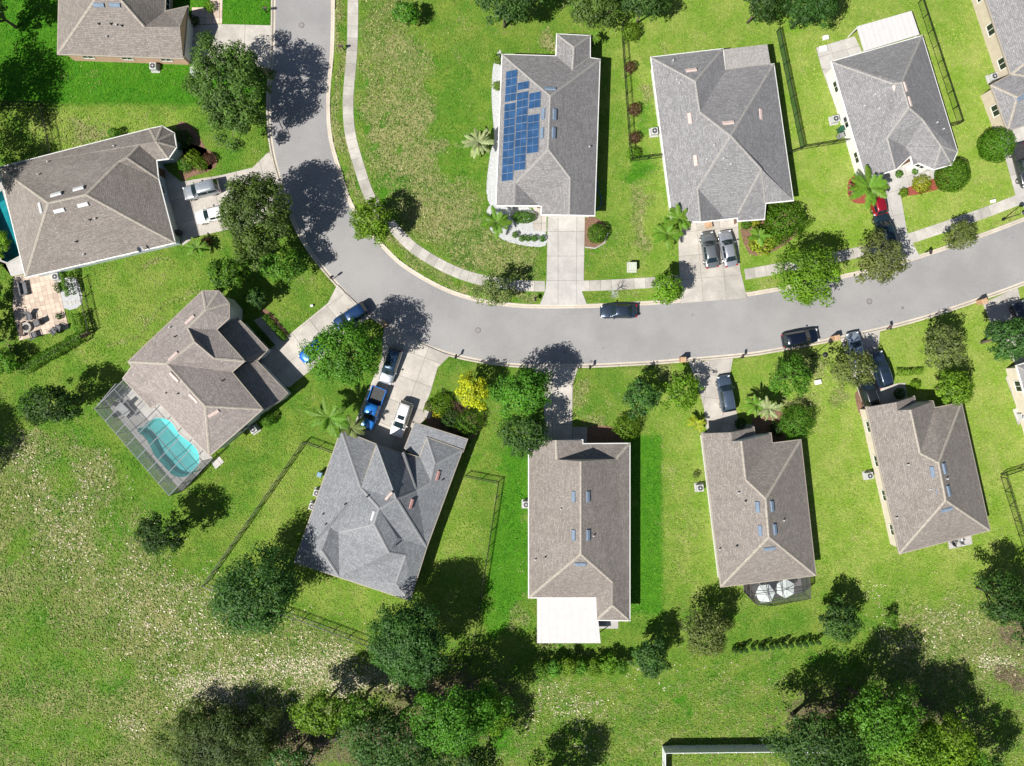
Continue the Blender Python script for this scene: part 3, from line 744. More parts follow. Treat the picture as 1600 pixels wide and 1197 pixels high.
h1 = house("house", "brick-walled house cut by the top left of the picture", dict(
    a=(90, 84), b=(286, 91), g2=(293, 10), g3=(257, 18), n1=(262, -90), n0=(94, -95), r1=(150, -4, 'a', 'b'), r2=(186, -4, 'a', 'b'), v=(226, 42, 'a', 'b'), ap=(281, 42, 'a', 'b')),
    ['a', 'b', 'g2', 'g3', 'n1', 'n0'],
    [['a', 'b', 'ap', 'v', 'r2', 'r1'], ['a', 'r1', 'n0'], ['v', 'ap', 'g2', 'g3'], ['r2', 'v', 'g3', 'n1'], ['n0', 'r1', 'r2', 'n1']],
    gables=[('b', 'g2', 'ap')], roof='roof_brown', wall='brick_wall', vents=[(155, 8, 'vent_sky_tint'), (180, 8, 'vent_sky_tint')], pipes=[(155, 38), (174, 38), (183, 40, 'vent_white'), (191, 41), (168, 58, 'vent_white')], gutter='trim_tan', garage=('b', 'g2'))
h2 = house("house", "long brown-roofed house with an octagonal turret at the left edge", dict(
    N0=(-2, 262), N1=(234, 201.5), B1=(253, 197.5), B2=(271.5, 208), B3=(275, 230), B4=(263, 247.5), C1=(244, 250), C2=(247, 279), C3=(253, 302), SE=(273, 379), SW=(40, 433),
    r1=(75, 317, 'SW', 'SE'), r2=(134, 304, 'SW', 'SE'), h1=(185, 253, 'N0', 'N1'), h2=(198.5, 246.5, 'N0', 'N1'), h3=(217, 227, 'N0', 'N1'), ba=(243.5, 221, 4.2), v1=(211, 346, 'SW', 'SE')),
    ['N0', 'N1', 'B1', 'B2', 'B3', 'B4', 'C1', 'C2', 'C3', 'SE', 'SW'],
    [['N0', 'SW', 'r1'], ['SW', 'SE', 'v1', 'r2', 'r1'], ['N0', 'r1', 'r2', 'h1', 'h2', 'h3', 'ba', 'N1'], ['N1', 'B1', 'ba'], ['B1', 'B2', 'ba'], ['B2', 'B3', 'ba'], ['B3', 'B4', 'ba'], ['B4', 'C1', 'h3', 'ba'],
     ['h3', 'C1', 'C2', 'h2'], ['h2', 'C2', 'h1'], ['h1', 'C2', 'C3', 'v1', 'r2'], ['v1', 'C3', 'SE']], roof='roof_brown', wall='stucco_blue',
    vents=[(88, 304, 'vent_white'), (123, 295, 'vent_white'), (93, 329, 'vent_white'), (130, 320, 'vent_white'), (64, 325, 'vent_white')], pipes=[(76, 253, 'vent_white'), (61, 273, 'vent_white'), (179, 229, 'vent_white'), (150, 342, 'vent_white'), (141, 344), (120, 378), (132, 398, 'vent_white')],
    garage=('C3', 'SE'), door=('C1', 'C2'))
h3 = house("house", "two-storey taupe-roofed house joined to the screened pool", dict(
    W1=(200.2, 565.3), N1=(316.4, 455), N2=(341.5, 455), N3=(357.5, 474), N4=(357.5, 497), N5=(337.5, 515.2), E1=(381.6, 564.3), E2=(361.6, 581.3), E3=(409.7, 639.5),
    S1=(327, 712, 4.5), S2=(249.3, 629.5, 4.5), S3=(235.2, 637.5, 4.35), W2=(192.5, 591.4, 4.35), W1b=(206, 573, 5.0),
    ba=(321.5, 484, 'W1', 'N1'), k1=(293.4, 512.2, 'W1', 'N1'), k2=(304.4, 534.2, 'W1', 'N1'), k3=(260.3, 568.3, 'W1', 'N1'), g1=(335.5, 560.3, 'N5', 'E1'), k4=(320.5, 634.5, 'E2', 'E3')),
    ['W1', 'N1', 'N2', 'N3', 'N4', 'N5', 'E1', 'E2', 'E3', 'S1', 'S2', 'S3', 'W2', 'W1b'],
    [['W1', 'k3', 'k2', 'k1', 'ba', 'N1'], ['ba', 'N1', 'N2'], ['ba', 'N2', 'N3'], ['ba', 'N3', 'N4'], ['k1', 'ba', 'N4', 'N5', 'E1', 'g1'], ['k1', 'g1', 'k2'], ['k2', 'g1', 'E1', 'E2', 'k3'], ['k3', 'E2', 'E3', 'k4'],
     ['k4', 'E3', 'S1'], ['k3', 'k4', 'S1', 'S2', 'S3', 'W2', 'W1b', 'W1']], ez=5.3, pitch=0.42, roof='roof_taupe', wall='stucco_white', cap='cap_tan', vent_mat='vent_pink', vent_size=(1.5, 0.42), gutter='trim_tan',
    vents=[(297, 500), (271, 557), (273, 589), (303, 622), (334, 646)], pipes=[(261, 614), (279, 615), (274, 526), (266, 512, 'vent_white'), (348, 595)], group="houses along the bend")
# its single-storey front wings
def wing(root, pts, roofm, wallm, ztop_out=2.75):
    W_ = [P(*p) for p in pts]; n = newell(W_)
    u = Vector((0, 0, 1)).cross(n).normalized(); w = n.cross(u); q = W_ if area2([(p.x, p.y) for p in W_]) > 0 else W_[::-1]
    r = mk("lower_roof", q, [tuple(range(len(q)))], M[roofm], root, uv=[(p.dot(u), p.dot(w)) for p in q])
    ip = offset_poly([(p.x, p.y) for p in q], -0.3); vs, fs = [], []
    for i in range(len(q)):
        j = (i + 1) % len(q); k = len(vs)
        vs += [Vector((ip[i].x, ip[i].y, -.1)), Vector((ip[j].x, ip[j].y, -.1)), Vector((ip[j].x, ip[j].y, q[j].z - .06)), Vector((ip[i].x, ip[i].y, q[i].z - .06))]; fs.append((k, k + 1, k + 2, k + 3))
    mk("wall", vs, fs, M[wallm], root)
    gp = offset_poly([(p.x, p.y) for p in q], 0.10); vs, fs = [], []
    for i in range(len(q)): vs += [q[i] + Vector((0, 0, .004)), Vector((gp[i].x, gp[i].y, q[i].z - .02)), Vector((gp[i].x, gp[i].y, q[i].z - .18))]
    for i in range(len(q)):
        j = (i + 1) % len(q)
        for k in range(2): fs.append((i * 3 + k, i * 3 + k + 1, j * 3 + k + 1, j * 3 + k))
    mk("gutter", vs, fs, M['trim_tan'], root)
wing(h3[0], [(371, 497, 2.8), (418, 546, 2.8), (403, 562, 2.8), (372, 566, 4.2), (336, 521, 4.2)], 'roof_taupe', 'stucco_white')
wing(h3[0], [(399, 562, 2.85), (449, 614.5, 2.85), (437, 626, 3.3), (405, 643, 4.4), (360, 585, 4.4)], 'roof_taupe', 'stucco_white')
h4 = house("house", "slate-grey many-gabled house behind the blue pickup", dict(
    a=(533, 672.5), a1=(587.3, 694.4), a2=(626.2, 708.7), a3=(656, 714), t1=(667.6, 684), NE=(722, 703.5), m=(666.3, 855), SE=(640.4, 938), SW=(460.4, 878.3),
    q1=(589, 695.5, 4.7), p1=(564, 763, 5.0), R1=(619.7, 780, 6.5), s1=(630, 706.5, 3.7), s2=(650.8, 767, 4.7), t2=(680.6, 725.5, 4.1), t3=(674, 754, 3.95),
    r1=(592.5, 795.4, 6.7), r2=(584.7, 818.8, 6.7), r3=(608, 864, 5.2), r4=(621, 840.8, 4.9), r5=(628.8, 842, 4.3), u1=(634, 868, 4.0), u2=(618.4, 912, 3.8), w1=(516, 824, 4.5), w2=(529, 831.7, 3.7), w3=(530.3, 901.7), w4=(503, 860, 4.5)),
    ['a', 'a1', 'a2', 'a3', 't1', 'NE', 'm', 'SE', 'w3', 'SW'],
    [['a', 'a1', 'p1'], ['a', 'SW', 'w4', 'w1', 'w2', 'r2', 'r1', 'p1'], ['q1', 'R1', 'r1', 'p1'], ['q1', 'a2', 's2', 'R1'], ['a2', 's1', 's2'], ['s1', 'a2', 'a3', 't3', 's2'], ['t1', 't2', 't3', 'a3'], ['t1', 'NE', 't2'],
     ['NE', 'm', 'R1', 's2', 't3', 't2'], ['R1', 'm', 'r5', 'r4', 'r1'], ['r1', 'r4', 'r3', 'r2'], ['w2', 'w3', 'SE', 'u2', 'u1', 'r3', 'r2'], ['r3', 'u1', 'r5', 'r4'], ['m', 'SE', 'u2', 'u1', 'r5'], ['w1', 'w2', 'w3', 'w4'], ['SW', 'w3', 'w4']],
    gables=[('a1', 'q1', 'p1'), ('a1', 'a2', 'q1'), ('a2', 'a3', 's1')], roof='roof_grey', cap='cap_slate', wall='stucco_tan', vents=[(684, 743, 'vent_red'), (608, 775, 'vent_pink'), (642.5, 787, 'vent_red'), (583, 806, 'vent_white'), (580, 832, 'vent_white')],
    pipes=[(574, 776), (539, 788), (505, 803), (509, 819), (691, 750), (620, 851)], garage=('a1', 'a2', 0.4, 2.6), door=('a2', 'a3'), gutter='trim_tan', vent_size=(1.25, 0.36))
wing(h4[0], [(632.6, 700, 2.55), (648.2, 660.7, 2.55), (730, 686.6, 2.55), (723, 706, 2.62), (668, 690, 2.66), (656, 718, 2.66)], 'roof_grey', 'stucco_tan')
h5 = house("house", "brown-roofed house with a white flat lanai roof behind", dict(
    NW=(826.5, 689), g0=(868.7, 688, 'NW', 'SW'), nA=(910, 688, 3.5), nB=(910, 694, 3.5), NE=(983.7, 693.3), SE=(983.7, 969.5), sA=(932.2, 968.6), sB=(931.3, 933.7), SW=(826.5, 933.7),
    gl=(870, 718, 4.35), hr=(962.5, 717, 3.6), R1=(907.8, 721, 'SW', 'NW'), R2=(907.8, 866, 'SW', 'NW'), k1=(957.6, 910, 'NE', 'SE'), k2=(957.6, 946, 'NE', 'SE'), gm=(868.7, 689, 2.75)),
    ['NW', 'gm', 'nA', 'nB', 'NE', 'SE', 'sA', 'sB', 'SW'],
    [['NW', 'g0', 'gl', 'R1', 'R2', 'SW'], ['g0', 'nA', 'nB', 'NE', 'hr', 'gl'], ['R1', 'hr', 'NE', 'SE', 'k2', 'k1', 'R2'], ['R2', 'k1', 'sB', 'SW'], ['k1', 'k2', 'sA', 'sB'], ['k2', 'SE', 'sA']],
    gables=[('gl', 'hr', 'R1'), ('NW', 'gm', 'g0'), ('gm', 'nA', 'g0')], roof='roof_brown', wall='stucco_cream', vents=[(896.5, 776), (918.5, 776), (896.5, 836), (919, 836), (907, 881)], pipes=[(876, 795, 'vent_white'), (927, 837, 'vent_white'), (852, 870), (836, 874, 'vent_white')], garage=('NW', 'gm', 0.5, 3.0), door=('nA', 'nB'))
h6 = house("house", "brown-roofed house with two white parasols in its screened porch", dict(
    NW=(1097.4, 677.4), p=(1142.8, 676), pA=(1177.6, 668), pB=(1179.5, 680), nA=(1204.3, 677.4), nB=(1206.2, 693), NE=(1251, 687.6), SE=(1274.4, 898.8), SW=(1126.8, 916.7),
    pc=(1143.4, 689.5, 'NW', 'SW'), pt=(1142.8, 675.5, 'NW', 'SW'), g=(1158.9, 689, 'NW', 'SW'), k=(1165.6, 749.6, 'NW', 'SW'), R1=(1196.8, 779, 'NE', 'SE'), R2=(1201.7, 839.2, 'NE', 'SE')),
    ['NW', 'p', 'pA', 'pB', 'nA', 'nB', 'NE', 'SE', 'SW'],
    [['NW', 'pt', 'pc', 'g', 'k', 'R1', 'R2', 'SW'], ['pt', 'pA', 'pB', 'pc'], ['g', 'nA', 'k'], ['nA', 'nB', 'NE', 'R1', 'k'], ['NE', 'SE', 'R2', 'R1'], ['SW', 'SE', 'R2']],
    gables=[('NW', 'p', 'pt'), ('p', 'pA', 'pt'), ('pc', 'pB', 'nA', 'g')], roof='roof_brown', wall='stucco_white', vents=[(1184, 792), (1206, 791), (1188, 829), (1210.5, 827), (1202, 857)], pipes=[(1153.5, 770, 'vent_white'), (1164.5, 783), (1224, 813, 'vent_white'), (1124, 858, 'vent_white'), (1151, 853)], garage=('NW', 'p', 0.5, 3.2), door=('nA', 'nB'), gutter='trim_tan')
h7 = house("house", "brown-roofed house with a bare white patio slab at the right", dict(
    NW=(1354, 636.5), p=(1400.5, 629), pA=(1428.6, 619.7), pB=(1430.6, 629), nA=(1457.6, 627.2), nB=(1460.6, 637.7), NE=(1502, 629.7), SE=(1546.4, 828.2), SW=(1406, 865),
    pc=(1401.8, 641.5, 'NW', 'SW'), pt=(1400.5, 628.5, 'NW', 'SW'), g=(1423, 640.2, 'NW', 'SW'), k=(1438, 707.9, 'NW', 'SW'), R1=(1466.9, 723, 'NE', 'SE'), R2=(1478.2, 781.8, 'NE', 'SE')),
    ['NW', 'p', 'pA', 'pB', 'nA', 'nB', 'NE', 'SE', 'SW'],
    [['NW', 'pt', 'pc', 'g', 'k', 'R1', 'R2', 'SW'], ['pt', 'pA', 'pB', 'pc'], ['g', 'nA', 'k'], ['nA', 'nB', 'NE', 'R1', 'k'], ['NE', 'SE', 'R2', 'R1'], ['SW', 'SE', 'R2']],
    gables=[('NW', 'p', 'pt'), ('p', 'pA', 'pt'), ('pc', 'pB', 'nA', 'g')], roof='roof_brown', wall='stucco_cream', vents=[(1457, 737), (1475, 732), (1466, 772), (1482, 767), (1479, 796)], pipes=[(1418, 726, 'vent_white'), (1452, 764, 'vent_white'), (1479, 748, 'vent_white'), (1400, 809, 'vent_white')], garage=('NW', 'p', 0.5, 3.2), door=('nA', 'nB'), gutter='trim_tan')
h8 = house("house", "grey-brown house with blue solar panels on its west slope", dict(
    NW=(785, 85.3), n1=(869.1, 87.9), wA=(870.4, 53.5), wB=(921.7, 56), n2=(921.7, 90.5), NE=(937, 93), SE=(928.7, 336.5), sB=(846.3, 335.2), sA=(846.3, 322), SW=(775.4, 321),
    R1=(860, 150, 'NW', 'SW'), R2=(856.7, 233, 'NW', 'SW'), wa=(897, 73.7, 'n1', 'wA'), w2=(895, 110, 'n1', 'wA'), f1=(805.7, 286, 'NW', 'SW'), f1b=(805, 321, 'NW', 'SW'), f2=(891.1, 278.2, 'NE', 'SE'), f2b=(889.8, 335, 'NE', 'SE'), v=(841, 321)),
    ['NW', 'n1', 'wA', 'wB', 'n2', 'NE', 'SE', 'sB', 'sA', 'v', 'SW'],
    [['NW', 'R1', 'R2', 'f1', 'f1b', 'SW'], ['NW', 'n1', 'w2', 'n2', 'NE', 'R1'], ['n1', 'wA', 'wa', 'w2'], ['wA', 'wB', 'wa'], ['wB', 'n2', 'w2', 'wa'], ['NE', 'SE', 'f2b', 'f2', 'R2', 'R1'], ['R2', 'f2', 'v', 'f1'], ['f1', 'v', 'f1b'], ['f2', 'f2b', 'sB', 'sA', 'v']],
    gables=[('SW', 'v', 'f1b'), ('sB', 'SE', 'f2b')], roof='roof_solar', cap='cap_grey', wall='stucco_white', vents=[(860, 139), (849, 178), (866.5, 179), (847, 208), (865, 208)], pipes=[(921, 230, 'vent_white')], garage=('SE', 'sB', 0.5, 4.9), door=('sA', 'v', 0.5))
h9 = house("house", "large grey hip-roofed house with white gutters behind two sedans", dict(
    NW=(1017.6, 89.8), n1=(1129.3, 76.5), n2=(1133.5, 109.7), NE=(1208.8, 100.3), SE=(1239.2, 312.8), s1=(1196, 317), s2=(1194, 342), s3=(1153.4, 345), s4=(1153, 340), s5=(1129, 342.7), sM=(1095, 346.5), SW=(1051, 344),
    a=(1086.6, 126.8, 'NW', 'SW'), b=(1093.8, 175, 'NW', 'SW'), c=(1142, 212, 'NW', 'SW'), d=(1189.8, 264.5, 'NE', 'SE'), e=(1090.3, 294.4, 'NW', 'SW'), sW=(1095, 346, 'NW', 'SW'), v1=(1129, 338), v2=(1153, 334)),
    ['NW', 'n1', 'n2', 'NE', 'SE', 's1', 's2', 's3', 's4', 's5', 'sM', 'SW'],
    [['NW', 'a', 'b', 'c', 'e', 'sW', 'SW'], ['NW', 'n1', 'a'], ['n1', 'n2', 'b', 'a'], ['n2', 'NE', 'c', 'b'], ['NE', 'SE', 's1', 'd', 'c'], ['c', 'd', 'v2', 'v1', 'e'], ['e', 'v1', 's5', 'sW'], ['d', 's1', 's2', 's3', 's4', 'v2'], ['v1', 'v2', 's4', 's5']],
    gables=[('SW', 'sM', 'sW'), ('sM', 's5', 'sW')], roof='roof_mid', cap='cap_grey', wall='stucco_white', vents=[(1080, 110), (1078, 185), (1087, 251), (1138, 192), (1188, 179), (1199.5, 258)], vent_mat='vent_pink', pipes=[(1051.5, 95, 'vent_white'), (1057, 125, 'vent_white'), (1061, 131, 'vent_white'), (1104, 249, 'vent_white'), (1115, 227, 'vent_white'), (1130, 248, 'vent_white'), (1141.5, 257, 'vent_white')], garage=('SW', 'sM', 0.5, 2.8), door=('s3', 's4'))
h10 = house("house", "grey-roofed house with a white corrugated patio roof behind", dict(
    NW=(1299.7, 96.5), NE=(1440.6, 56.4), E=(1495.7, 236.8), E2=(1487, 257), E3=(1459.4, 264.4), E4=(1435.6, 254.4), q1=(1427, 258), q2=(1423, 243), x3e=(1400, 264.4), SWb=(1373, 273.2), SW=(1351.6, 274),
    R0=(1395.5, 130.3, 'NW', 'SW'), R1=(1409.3, 129, 'NE', 'E'), R2=(1420.6, 168, 'NE', 'E'), x1=(1441.9, 186.7, 'NE', 'E'), x2=(1386.7, 215.5, 'NW', 'SW'), x3=(1399, 263.5, 3.6), y1=(1470.7, 228, 3.9), y2=(1454.4, 230.6, 3.7), v=(1415.5, 229.3, 3.0)),
    ['NW', 'NE', 'E', 'E2', 'E3', 'E4', 'q1', 'q2', 'v0', 'x3e', 'SWb', 'SW'] if False else ['NW', 'NE', 'E', 'E2', 'E3', 'E4', 'q1', 'q2', 'x3e', 'SWb', 'SW'],
    [['NW', 'NE', 'R1', 'R0'], ['NW', 'R0', 'R1', 'R2', 'x2', 'x3', 'SWb', 'SW'], ['NE', 'E', 'y1', 'x1', 'R2', 'R1'], ['R2', 'x1', 'v', 'x2'], ['x2', 'v', 'q2', 'x3e', 'x3'], ['x1', 'y1', 'y2', 'E4', 'q1', 'q2', 'v'], ['y1', 'E', 'E2'], ['y1', 'E2', 'E3'], ['y1', 'E3', 'E4', 'y2']],
    gables=[('SWb', 'x3e', 'x3')], roof='roof_mid', cap='cap_grey', wall='stucco_white', vents=[(1398.5, 141), (1405, 163), (1414, 136), (1421, 159)], vent_mat='vent_pink', pipes=[(1350, 166, 'vent_white'), (1366, 148, 'vent_white'), (1373, 170, 'vent_white'), (1463, 192, 'vent_white'), (1473, 202, 'vent_white')], garage=('x3e', 'SWb', 0.5, 2.0), door=('q1', 'q2'), vent_size=(1.25, 0.4))
h11 = house("house", "tan-walled grey-roofed house cut by the top right corner", dict(
    A=(1508, -100), B=(1580, 116.5), C=(1549, 133), D=(1575, 204), E=(1690, 165), F=(1672, 118), G=(1760, 85), Hh=(1690, -160), r1=(1608, -60, 'A', 'B'), r2=(1650, 60, 'A', 'B'), k1=(1590, 152, 3.9), k2=(1650, 125, 4.2)),
    ['A', 'B', 'C', 'D', 'E', 'F', 'G', 'Hh'],
    [['A', 'B', 'r2', 'r1'], ['A', 'r1', 'Hh'], ['Hh', 'r1', 'r2', 'G'], ['B', 'k2', 'F', 'G', 'r2'], ['B', 'C', 'k1', 'k2'], ['C', 'D', 'k1'], ['D', 'E', 'F', 'k2', 'k1']],
    roof='roof_mid', cap='cap_tan', wall='stucco_tan', vents=[(1596, 152, 'vent_sky_tint')], garage=('D', 'E'), gutter='trim_tan')
h12 = house("house", "cream-walled house cut by the right edge beside the leafy tree", dict(
    A=(1589, 571.6), B=(1690, 540), C=(1740, 720), D=(1640, 752), r1=(1652, 605, 'A', 'D'), r2=(1680, 690, 'A', 'D')),
    ['A', 'B', 'C', 'D'], [['A', 'B', 'r1'], ['A', 'r1', 'r2', 'D'], ['D', 'r2', 'C'], ['B', 'C', 'r2', 'r1']], roof='roof_mid', cap='cap_grey', wall='stucco_cream', garage=('A', 'B'))
# solar panels: 32 landscape modules on the west slope of h8
_, ro8, W8, on8 = h8
def solar(px, py):
    r = on8(px, py)
    if not r: return
    c, n = r; w = Vector((0, 1, 0)); e = (W8['SW'] - W8['NW']).normalized(); u = n.cross(e).normalized()
    if u.x < 0: u = -u
    V, F = [], []
    def slab(x0, x1, y0, y1, z0, z1):
        k = len(V)
        for z in (z0, z1):
            for a, b in ((x0, y0), (x1, y0), (x1, y1), (x0, y1)): V.append(c + u * a + e * b + n * z)
        F.extend([tuple(k + i for i in q) for q in [(3, 2, 1, 0), (4, 5, 6, 7), (0, 1, 5, 4), (1, 2, 6, 5), (2, 3, 7, 6), (3, 0, 4, 7)]])
    slab(-.80, .80, -.475, .475, .05, .10)
    o = mk("solar_panel", V, F, M['solar_line'], ro8); ORG[o] = ORG[h8[0]]
    for s in (-1, 1):
        V, F = [], []
        slab(-.385 + s * .395, .385 + s * .395, -.455, .455, .09, .107); mk("cell_field", V, F, M['solar'], o)
SX = lambda x, y: (750 + x / 3.862, 40 + y / 3.862)
def colm(x0, y0, x1, y1, n):
    for i in range(n):
        t_ = (i + 0.5) / n; solar(*SX(x0 + (x1 - x0) * t_, y0 + (y1 - y0) * t_))
colm(194, 272, 185, 460, 4); colm(184, 470, 166, 938, 10); colm(264, 340, 262, 388, 1); colm(260, 402, 240, 874, 10); colm(334, 404, 330, 500, 2); colm(326, 538, 318, 770, 5)
# ------------------------------------------------------------------ flat roofs, porches and pool cage
def flat_roof(root, pts, z, mat, th=0.16, ribs=0, posts=True, name="patio_roof"):
    W_ = [P(x, y, z) for x, y in pts]; v, f = prism_vf([(p.x, p.y) for p in W_], z - th, z)
    o = mk(name, v, f, M[mat], root); ORG[o] = ORG[root]
    a, b, c, d = W_[:4]
    for i in range(ribs):
        t_ = (i + 0.5) / ribs; p, q = a.lerp(b, t_), d.lerp(c, t_); dd = (b - a).normalized() * 0.05; zz = Vector((0, 0, 0.05 if ribs > 8 else 0.012))
        vs = [p - dd, p + dd, q + dd, q - dd]; vs += [x + zz for x in vs]; vs = [x + Vector((0, 0, .001)) for x in vs]
        mk("roof_seam", vs, [(4, 5, 6, 7), (0, 1, 5, 4), (1, 2, 6, 5), (2, 3, 7, 6), (3, 0, 4, 7)], M[mat], o)
    if posts:
        cen = sum(W_, Vector()) / len(W_)
        for p in W_: 
            q = p.lerp(cen, 0.04); mk("post", *box_vf((q.x, q.y, -0.05), 0.1, 0.1, z - th + .04), M['trim'], root)
    return o
flat_roof(h5[0], [(839.2, 934.5), (931, 934.5), (938.6, 1005), (839.2, 1005)], 2.62, 'white_metal', ribs=8)
for k in range(10):   # seams of the white lanai roof
    pass
flat_roof(h9[0], [(1131.5, 77), (1198.9, 69), (1204, 100), (1134.5, 109)], 2.9, 'cap_grey', name="flat_porch_roof")
flat_roof(h10[0], [(1339, 41.4), (1424.3, 17), (1436.8, 53.9), (1350.4, 80)], 2.7, 'white_metal', ribs=11)
paved("patio", "small white patio slab with a grey mat behind the lanai house", [(935, 960), (966, 960), (966, 982), (935, 982)], 'concrete_white', 0, 2.6, 1.9, z=0.06)
mk("door_mat", *box_vf(P(941, 974, 0.06), 0.95, 0.9, 0.03), M['grey'])
tag(bpy.data.objects["door_mat"], "grey square mat on the small white patio", "mat")
paved("patio", "white patio slab at the back of the right-hand house", [(1478, 830), (1515, 822), (1519, 850), (1483, 858)], 'concrete_white', 15, 1.6, 1.2, z=0.06)
paved("patio", "pale concrete patio left of the white corrugated roof", [(1275, 75), (1335, 57), (1352, 92), (1305, 106), (1284, 108)], 'concrete_white', 16, 1.9, 1.9, z=0.05)
paved("garden_path", "pale path along the west wall of the corrugated-roof house", [(1284, 108), (1305, 104), (1363, 280), (1350, 290)], 'concrete_white', 17, 1.7, 2.0, z=0.045)
paved("garden_path", "white entry paving of the corrugated-roof house", [(1398, 262), (1462, 250), (1462, 278), (1404, 298)], 'concrete_white', 15, 1.5, 1.5, z=0.045)
paved("garden_path", "entry path of the solar panel house", [(833, 318), (846, 318), (854, 338), (854, 362), (833, 360)], 'concrete', 0, 1.1, 1.1, z=0.045)
paved("garden_path", "shaded path to the front door of the pool house", [(396, 500), (412, 494), (447, 530), (435, 545)], 'concrete', 46, 1.6, 1.6, z=0.045)
paved("garden_path", "short entry slab by the slate house driveway", [(664, 640), (676, 644), (672, 655), (660, 651)], 'concrete', -15, 1.0, 1.0, z=0.045)
paved("patio", "tan paver terrace with a round fire pit", [(22, 432), (90, 420), (92, 448), (108, 513.7), (30.5, 532), (20, 480)], 'paver_tan', 13, 0.62, 0.62, z=0.05, piece="paver", gap=0.012)
paved("paved_pad", "small white pad at the corner of the screened pool", [(330, 722), (343, 713), (350, 722), (337, 733)], 'concrete_white', 40, 1.0, 1.0)
paved("paved_pad", "grey equipment pad at the right edge", [(1582, 640), (1610, 630), (1618, 655), (1590, 664)], 'concrete_old', 18, 1.2, 1.2)
paved("garden_path", "beige side path at the right edge house", [(1571, 590), (1586, 575), (1620, 660), (1600, 668)], 'concrete', 18, 1.5, 1.8, z=0.045)
def hole_deck(name, label, outer, hole, mat, z=0.06):
    o = [Vector((*P(*p)[:2], 0)) for p in outer]; h = [Vector((*P(*p)[:2], 0)) for p in hole]
    tri = tessellate_polygon([o, h]); vs = [Vector((p.x, p.y, z)) for p in o + h]
    fs = []
    for a_, b_, c_ in tri:
        q = (a_, b_, c_)
        if area2([(vs[i].x, vs[i].y) for i in q]) < 0: q = q[::-1]
        fs.append(q)
    n = len(vs); no = len(o); vs += [Vector((p.x, p.y, -0.2)) for p in o + h]
    for s, e in ((0, no), (no, len(o + h))):
        for i in range(s, e):
            j = s if i + 1 == e else i + 1; fs.append((i, j, j + n, i + n))
    EXCL.append([(p.x, p.y) for p in o]); r = mk(name, vs, fs, M[mat]); tag(r, label, kind="structure"); return r
def pool(label, poly, floor, depth, steps=False):
    c = sum((P(*p) for p in poly), Vector()) / len(poly)
    root = thing("swimming_pool", label, "pool", (c.x, c.y, 0))
    p = ccw([tuple(P(*q)[:2]) for q in poly]); n = len(p); inn = offset_poly(p, -0.25)
    vs = [Vector((x, y, 0.05)) for x, y in p] + [Vector((x, y, -depth)) for x, y in inn]
    mk("basin", vs, [(i, i + n, (i + 1) % n + n, (i + 1) % n) for i in range(n)] + [tuple(range(n, 2 * n))], M[floor], root)
    mk("water", [Vector((x, y, -0.06)) for x, y in p], [tuple(range(n))], M['water'], root)
    o2 = offset_poly(p, 0.22); cv, cf = [], []
    for i in range(n): cv += [Vector((p[i][0], p[i][1], 0.0)), Vector((p[i][0], p[i][1], 0.085)), Vector((o2[i].x, o2[i].y, 0.085)), Vector((o2[i].x, o2[i].y, 0.0))]
    for i in range(n):
        j = (i + 1) % n
        for k in range(3): cf.append((i * 4 + k, j * 4 + k, j * 4 + k + 1, i * 4 + k + 1))
    mk("coping", cv, cf, M['concrete_white'], root)
    return root
DK = [(172, 637), (203, 600), (236, 634), (254, 628), (333, 716), (284, 768)]
hole_deck("pool_deck", "pale pool deck inside the screen enclosure", DK, POOL3, 'concrete_white')
pr = pool("turquoise freeform pool inside the screen enclosure", POOL3, 'pool_floor', 0.95)
for k, r in enumerate((1.0, 0.68, 0.36)):
    c = P(217, 672); mk("pool_step", *lathe_vf((c.x, c.y, -0.3 - 0.28 * (2 - k) - 0.0), [(1.75 - 0.5 * k, -0.4), (1.75 - .5 * k, 0.12)], 20), M['pool_floor'], pr) if False else None
hole_deck("pool_deck", "white deck around the pool at the left edge", [(-60, 300), (2, 280), (52, 425), (18, 432)], POOL2, 'concrete_white')
pool("dark teal pool strip at the left edge", POOL2, 'pool_deep', 1.5)
# screen enclosure over the big pool
def cage(label, base, h, open_edges, mat, fmat, nx, ny_, name="screen_enclosure", roofquad=None):
    B = [P(*p) for p in base]; c = sum(B, Vector()) / len(B)
    root = thing(name, label, "enclosure", (c.x, c.y, 0)); T = [Vector((b.x, b.y, h)) for b in B]
    for i in range(len(B)):
        if i in open_edges: continue
        j = (i + 1) % len(B)
        mk("screen_panel", [B[i], B[j], T[j], T[i]], [(0, 1, 2, 3)], M[mat], root)
        L = (B[j] - B[i]).length; k = max(1, int(round(L / 2.1)))
        for q in range(k + 1):
            p = B[i].lerp(B[j], q / k); mk("upright", *box_vf((p.x, p.y, 0), 0.07, 0.07, h), M[fmat], root)
        for zz in (0.05, h * 0.36, h - 0.04):
            mk("rail", *tube_vf([B[i] + Vector((0, 0, zz)), B[j] + Vector((0, 0, zz))], 0.045, 4), M[fmat], root)
    a, b, c_, d = roofquad; Q = [Vector((*P(*p)[:2], h)) for p in (a, b, c_, d)]
    mk("screen_roof", Q, [(0, 1, 2, 3)], M['screen_roof'], root)
    for i in range(nx + 1):
        t_ = i / nx; mk("roof_beam", *tube_vf([Q[0].lerp(Q[1], t_), Q[3].lerp(Q[2], t_)], 0.05, 4), M[fmat], root)
    for i in range(1, ny_):
        t_ = i / ny_; mk("roof_beam", *tube_vf([Q[0].lerp(Q[3], t_), Q[1].lerp(Q[2], t_)], 0.04, 4), M[fmat], root)
    return root
M['screen_roof'] = screenmat('screen_roof', (0.15, 0.165, 0.18), 0.17)
cage("tall grey screen enclosure over the turquoise pool", DK, 3.3, [1, 2, 3], 'screen', 'frame_grey', 7, 3, roofquad=((172, 637), (284, 768), (333, 716), (216, 593)))
